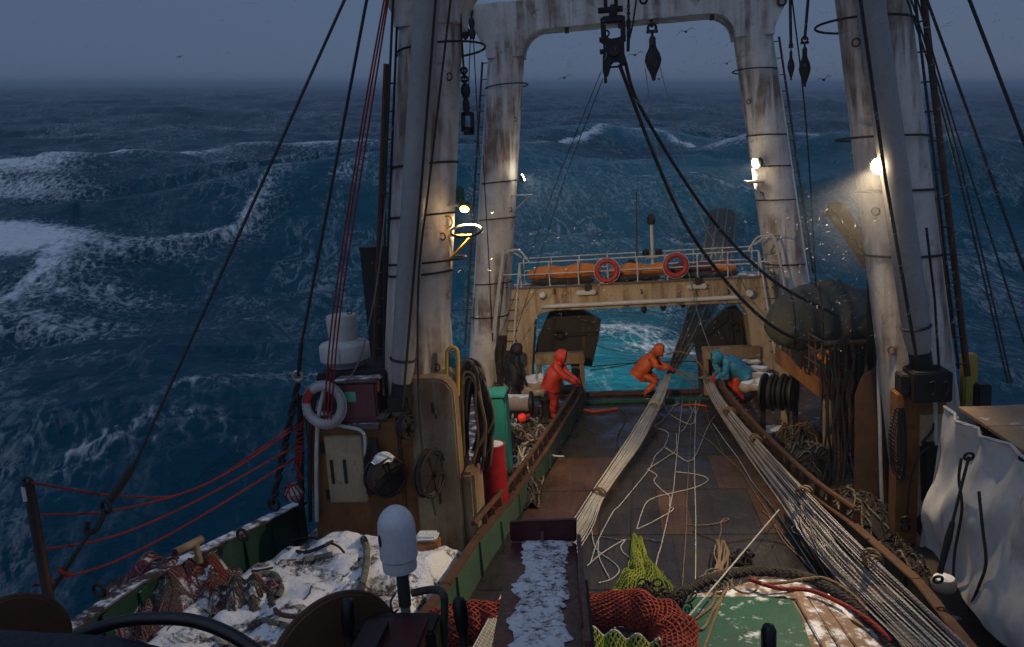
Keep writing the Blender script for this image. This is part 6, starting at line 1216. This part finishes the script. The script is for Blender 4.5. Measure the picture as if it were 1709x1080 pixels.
for i, (px, py, px2) in enumerate(((580, 998, 583), (765, 996, 785), (1283, 1040, 1283))):
    Yl = 4.5 if i < 2 else 4.3; kk = px_len(Yl); A, B = P(px, py, Y=Yl), P(px2, 1150, Y=Yl-.05); d_ = (B-A).normalized()
    t = thing('control_lever', ['black knobbed lever in front of the left wooden flange', 'tilted black knobbed lever right of the bent pipe', 'black lever knob at the bottom edge below the hatch'][i], 'lever', (B.x, B.y, 2.45))
    MB().lathe([(2*kk, 0), (9*kk, 3*kk), (13*kk, 12*kk), (13*kk, 40*kk), (11*kk, 60*kk), (9*kk, 70*kk)], A, d_, 18).build('knob', 'knob_black', t); MB().tube([A+d_*60*kk, (B.x, B.y, 2.45)], 8*kk, 10).build('shaft', 'dark_steel', t)
def flange(px, py, R, label, Y):
    c = P(px, py, Y=Y); t = thing('drum_flange', label, 'flange', (c.x, c.y, 2.45)); ax = V((.75, -.66, .0)); MB().lathe([(.06, -.03), (R, -.03), (R+.01, 0), (R, .03), (.06, .03)], c, ax, 48).build('disc', 'wood_disc', t, bevel=0); MB().torus(c, R+.005, .022, ax, 48, 8).build('rim', 'brown_rust', t); MB().cyl(c-ax*.5, c+ax*.2, .07, 14).build('axle', 'dark_steel', t)
    MB().mm((c.x-.08, c.y+.05, 2.45), (c.x+.02, c.y+.15, c.z)).build('bearing', 'dark_steel', t)
flange(560, 1110, .47, 'brown wooden drum flange standing at the lower edge left of the dome', 4.6)
flange(20, 1080, .36, 'brown wooden drum flange in the bottom left corner', 4.7)
tag(MB().tube(spline([P(130, 1062, Y=4.4), P(200, 1038, Y=4.4), (P(270, 1032, Y=4.4)), P(330, 1038, Y=4.4), P(390, 1062, Y=4.35), P(450, 1105, Y=4.3), P(500, 1160, Y=4.2)], 8), .042, 14).build('black_hose', 'knob_black'), 'thick glossy black hose arching along the bottom left edge', 'hose')
cv = MB()
def cov_(u, v): px = -60+u*400; top = np.interp(px, [-60, 0, 120, 200, 260, 340], [1035, 1040, 1046, 1052, 1066, 1095]); p = P(px, top, Y=4.3-v*.9); return V((p.x, 4.3-v*.9, P(px, top, Y=4.3).z-.12*v*v+.02*math.sin(u*15)*v-(.08 if v == 0 else 0)))
cv.grid(cov_, 30, 12); cv.grid(lambda u, v: (lambda p: V((p.x, p.y, lerp(p.z, 2.46, v))))(cov_(u, 0)), 30, 4)
t = thing('canvas_cover', 'dark navy canvas cover filling the bottom left corner', 'cover', (-3.2, 4, 2.45)); cv.build('cloth', 'navy_cover', t, smooth=70); q0, q1 = cov_(0, 1), cov_(1, .1); MB().mm((q0.x+.3, 3.5, 2.45), (q1.x-.25, 4.2, min(q0.z, q1.z)-.1)).build('crate', 'dark_steel', t)
t = thing('winch_bed', 'dark red brown winch bed under the dome and levers', 'winch', P(650, 1080, Y=4.5)); q0, q1 = P(600, 1050, Y=4.6), P(712, 1050, Y=4.6); MB().mm((q0.x, 4.3, 2.45), (q1.x, 4.75, q0.z)).build('bed', 'dark_red_steel', t, bevel=.02); MB().mm((q0.x+.05, 4.25, q0.z), (q0.x+.2, 4.6, q0.z+.06)).build('lug', 'dark_steel', t)
# ------------------------------------------------------------------ clutter along both side decks
clut = [('dark net mound along the right wall below the hose reel', 1345, 735, 15.4, .8, .8, .45, 'rope_dark'), ('dark net mound beside the wind shield foot', 1425, 850, 13.0, .7, .8, .5, 'rope_dark'), ('brown rope mound on the right deck under the platform', 1330, 700, 17.0, .6, .5, .4, 'rope_brown'),
        ('dark rope mound at the base of the left stern leg', 838, 655, 19.6, .7, .6, .8, 'rope_dark'), ('grey brown rope mound on the left side deck behind the barrel', 862, 750, 14.6, .42, .7, .35, 'rope_tan'), ('dark net mound behind the teal cabinet', 835, 690, 17.2, .5, .6, .5, 'rope_dark'), ('dark cable mound against the tarpaulin corner', 1490, 930, 11.4, .45, .7, .35, 'rope_dark')]
for i, (lab, px, py, Y, rx, ry, hh, m_) in enumerate(clut):
    q = P(px, py, Y=Y); t = thing('gear_mound', lab, 'gear', (q.x, Y, .1)); fn = heapf(q.x, Y, rx, ry, hh, .06, 31+i*5)
    MB().grid(fn, 18, 18).build('base_fold', 'net_dark_core', t, smooth=80)
    for k in range(46):
        u, v = random.uniform(.12, .88), random.uniform(.12, .88); a_ = random.uniform(0, 6.28); pts = []
        for j in range(13): pts.append(fn(min(1, max(0, u)), min(1, max(0, v)))+V((0, 0, .01+random.uniform(0, .06)))); a_ += random.uniform(-.9, .9); u += math.cos(a_)*.06; v += math.sin(a_)*.06
        MB().tube(spline(pts, 2), random.uniform(.008, .02), 4).build('strand', [m_, 'rope_dark', m_, 'rope_tan', 'rope_brown', 'rope_grey'][k % 6], t)
# cables and hoses hung on the gantry feet
for lab, px, py0, py1, Y, n_ in (('hank of dark cable hung on the left stern leg', 838, 560, 650, 21.7, 14), ('hank of dark cable hung on the portal left leg', 850, 585, 640, 20.9, 10), ('loops of dark cable on the left near deckhouse front', 622, 730, 830, 12.0, 9), ('loops of brown cable beside the right control box', 1500, 680, 800, 12.1, 8)):
    t = thing('cable_hank', lab, 'cable', P(px, py1, Y=Y))
    for k in range(n_):
        w_ = random.uniform(4, 12)*(12/Y)**.5; b_ = py1-random.uniform(0, 30); x0 = px+random.uniform(-6, 6); MB().tube(spline([P(x0, py0, Y=Y), P(x0-w_, lerp(py0, b_, .45), Y=Y-.05), P(x0-w_*.5, b_-4, Y=Y-.06), P(x0+w_*.3, b_, Y=Y-.06), P(x0+w_, lerp(py0, b_, .55), Y=Y-.05), P(x0+2, py0, Y=Y)], 5), random.uniform(.012, .022), 5).build('loop', ['rope_dark', 'hose_black', 'rope_brown'][k % 3], t)
# ------------------------------------------------------------------ gulls
gpos = [(1145, 53, 46, .5), (1213, 106, 60, .4), (300, 95, 90, .5), (1060, 92, 50, .55), (942, 130, 55, .5), (1100, 132, 60, .4), (1375, 133, 40, .4)]
for i, (px, py, Y, sp) in enumerate(gpos):
    q = P(px, py, Y=Y); t = thing('gull', ['gull flying just under the stern crossbeam', 'gull flying left of the right stern leg', 'lone gull in the sky at upper left', 'gull gliding beside the hanging teardrop block', 'gull low over the horizon left of the big block', 'gull low over the horizon under the teardrop block', 'gull beside the right hanging block'][i], 'gull', q)
    MB().tube([q+V((-.1, -.2, 0)), q, q+V((.05, .2, 0))], [.02, .07, .02], 8).build('body', 'gull_grey', t)
    for s in (-1, 1): MB().tube([q, q+V((s*sp*.5, .02, .13+.05*s)), q+V((s*sp, .08, -.02+.12*s))], [.05, .05, .012], 6, ell=.3).build('wing', 'gull_grey', t)
# ------------------------------------------------------------------ blown snow, thickest in the light of the right lamps
paint('flake', (.5, .5, .5), (.42, .42, .42), .6, bump=0)
mb = MB(); rs = random.Random(3)
def flake(p, ln, wd_):
    d_ = V((rs.gauss(-.6, .5), rs.gauss(0, .5), rs.gauss(-.45, .5))); d_.normalize(); x, y = frame(d_); b2 = p+d_*ln*.5+x*rs.uniform(-.35, .35)*ln; b3 = p+d_*ln
    vs_ = []
    for c_, k_ in ((p, .3), (b2, 1), (b3, .25)): vs_ += [c_+x*wd_*k_, c_-x*wd_*.5*k_+y*wd_*.86*k_, c_-x*wd_*.5*k_-y*wd_*.86*k_]
    b = len(mb.v); mb.v += vs_
    for i in (0, 3):
        for k_ in range(3): mb.f.append([b+i+k_, b+i+(k_+1) % 3, b+i+3+(k_+1) % 3, b+i+3+k_]); mb.mi.append(0)
LQ = P(1470, 277, Y=11.8)
for k in range(2600):
    r_ = abs(rs.gauss(0, 1.5)); a_ = rs.uniform(0, 6.28); q = LQ+V((math.cos(a_)*(r_+.7)*1.1-.2, rs.uniform(-2.2, 3.0), math.sin(a_)*(r_+.7)*.9)); flake(q, rs.uniform(.03, .08), .0011)
LQ = P(1240, 280, Y=21.5)
for k in range(500): flake(LQ+V((rs.gauss(-.1, 1.2), rs.uniform(-3, -.2), rs.gauss(.1, 1.1))), rs.uniform(.05, .10), .0018)
for k in range(2200): Yk = rs.uniform(5, 21); q = P(rs.uniform(750, 1709) if k % 4 else rs.uniform(0, 1709), rs.uniform(0, 560), Y=Yk); flake(q, rs.uniform(.03, .08), .0012+Yk*.0001)
sn = mb.build('blown_snow', 'flake', smooth=0, origin=(0, 10, 5)); sn['kind'] = 'stuff'; sn['label'] = 'driving snow and spray streaming past the lamps'
# ------------------------------------------------------------------ haze: driving snow in the air
hz = MB(); a, b_ = (-6500, -60, -9), (6500, 6500, SEA_H+8.5)
hz.hexa([to_world(x, y, z) for z in (a[2], b_[2]) for x, y in ((a[0], a[1]), (b_[0], a[1]), (b_[0], b_[1]), (a[0], b_[1]))])
m = bpy.data.materials.new('haze'); m.use_nodes = True; n = m.node_tree; n.nodes.clear(); MT['haze'] = m
oo = n.nodes.new('ShaderNodeOutputMaterial'); pv = n.nodes.new('ShaderNodeVolumePrincipled'); pv.inputs['Color'].default_value = (.72, .86, 1, 1); pv.inputs['Density'].default_value = HAZE
pv.inputs['Anisotropy'].default_value = 0.0; n.links.new(pv.outputs[0], oo.inputs['Volume'])
ho = hz.build('haze', 'haze', smooth=0); ho['kind'] = 'stuff'; ho['label'] = 'grey blue haze of blown snow over the sea'

# mist of blown snow added round the right lamp to give it a soft glow
mc = P(1477, 277, Y=11.9); mm_ = MB(); mm_.grid(lambda u, v: mc+V((math.cos(2*math.pi*u)*math.sin(math.pi*v)*2.2, math.sin(2*math.pi*u)*math.sin(math.pi*v)*1.8, math.cos(math.pi*v)*2.0)), 32, 18)
m = bpy.data.materials.new('lamp_glow_mist'); m.use_nodes = True; n = m.node_tree; n.nodes.clear(); MT['lamp_glow_mist'] = m
oo = n.nodes.new('ShaderNodeOutputMaterial'); pv = n.nodes.new('ShaderNodeVolumePrincipled'); pv.inputs['Color'].default_value = (.95, .97, 1, 1); tc = nd(n, 'ShaderNodeTexCoord').outputs['Object']
ln_ = nd(n, 'ShaderNodeVectorMath'); ln_.operation = 'LENGTH'; n.links.new(tc, ln_.inputs[0])
n.links.new(mth(n, 'MULTIPLY', mth(n, 'MULTIPLY', ramp(n, ln_.outputs['Value'], 0., 1.7, 1, 0), ramp(n, noise(n, tc, 1.3, 4, .6), .3, .7, .4, 1.2)), .022), pv.inputs['Density']); n.links.new(pv.outputs[0], oo.inputs['Volume'])
mo = mm_.build('lamp_glow_mist', 'lamp_glow_mist', smooth=0, origin=mc); mo['kind'] = 'stuff'; mo['label'] = 'added mist of blown snow giving the right lamp a soft glow'

# ------------------------------------------------------------------ groups for the kinds that repeat
GROUPS = {'person': 'crew working on the deck', 'gull': 'gulls over the wake', 'loose_line': 'loose lines on the trawl deck', 'shroud': 'shrouds right of the near right leg', 'halyard': 'halyards by the near legs', 'fence_rope': 'red fence ropes at left',
          'floodlight': 'floodlights on the gantry legs', 'life_ring': 'life rings on board', 'canvas_roll': 'canvas rolls on the catwalk', 'net_roll': 'net rolls on the catwalk', 'trawl_door': 'trawl doors at the stern', 'roller_frame': 'roller frames under the trawl doors',
          'fish_sack': 'snowy sacks by the right roller frame', 'rope_reel': 'wire reels at the left near leg', 'derrick_boom': 'derrick booms at the near legs', 'gear_mound': 'mounds of gear on the side decks', 'hanging_block': 'hanging blocks', 'trawl_warp': 'warps from the double block', 'control_lever': 'levers in the foreground', 'drum_flange': 'wooden drum flanges in the foreground', 'hawser': 'ropes on the snowy heap', 'gantry': 'gantries over the deck'}
kinds = {}
for o in bpy.data.objects:
    if o.parent is None and 'category' in o: kinds.setdefault(o.name.split('.')[0], []).append(o)
for k_, l_ in kinds.items():
    if len(l_) > 1:
        for o in l_: o['group'] = GROUPS.get(k_, k_.replace('_', ' ')+'s on the ship')
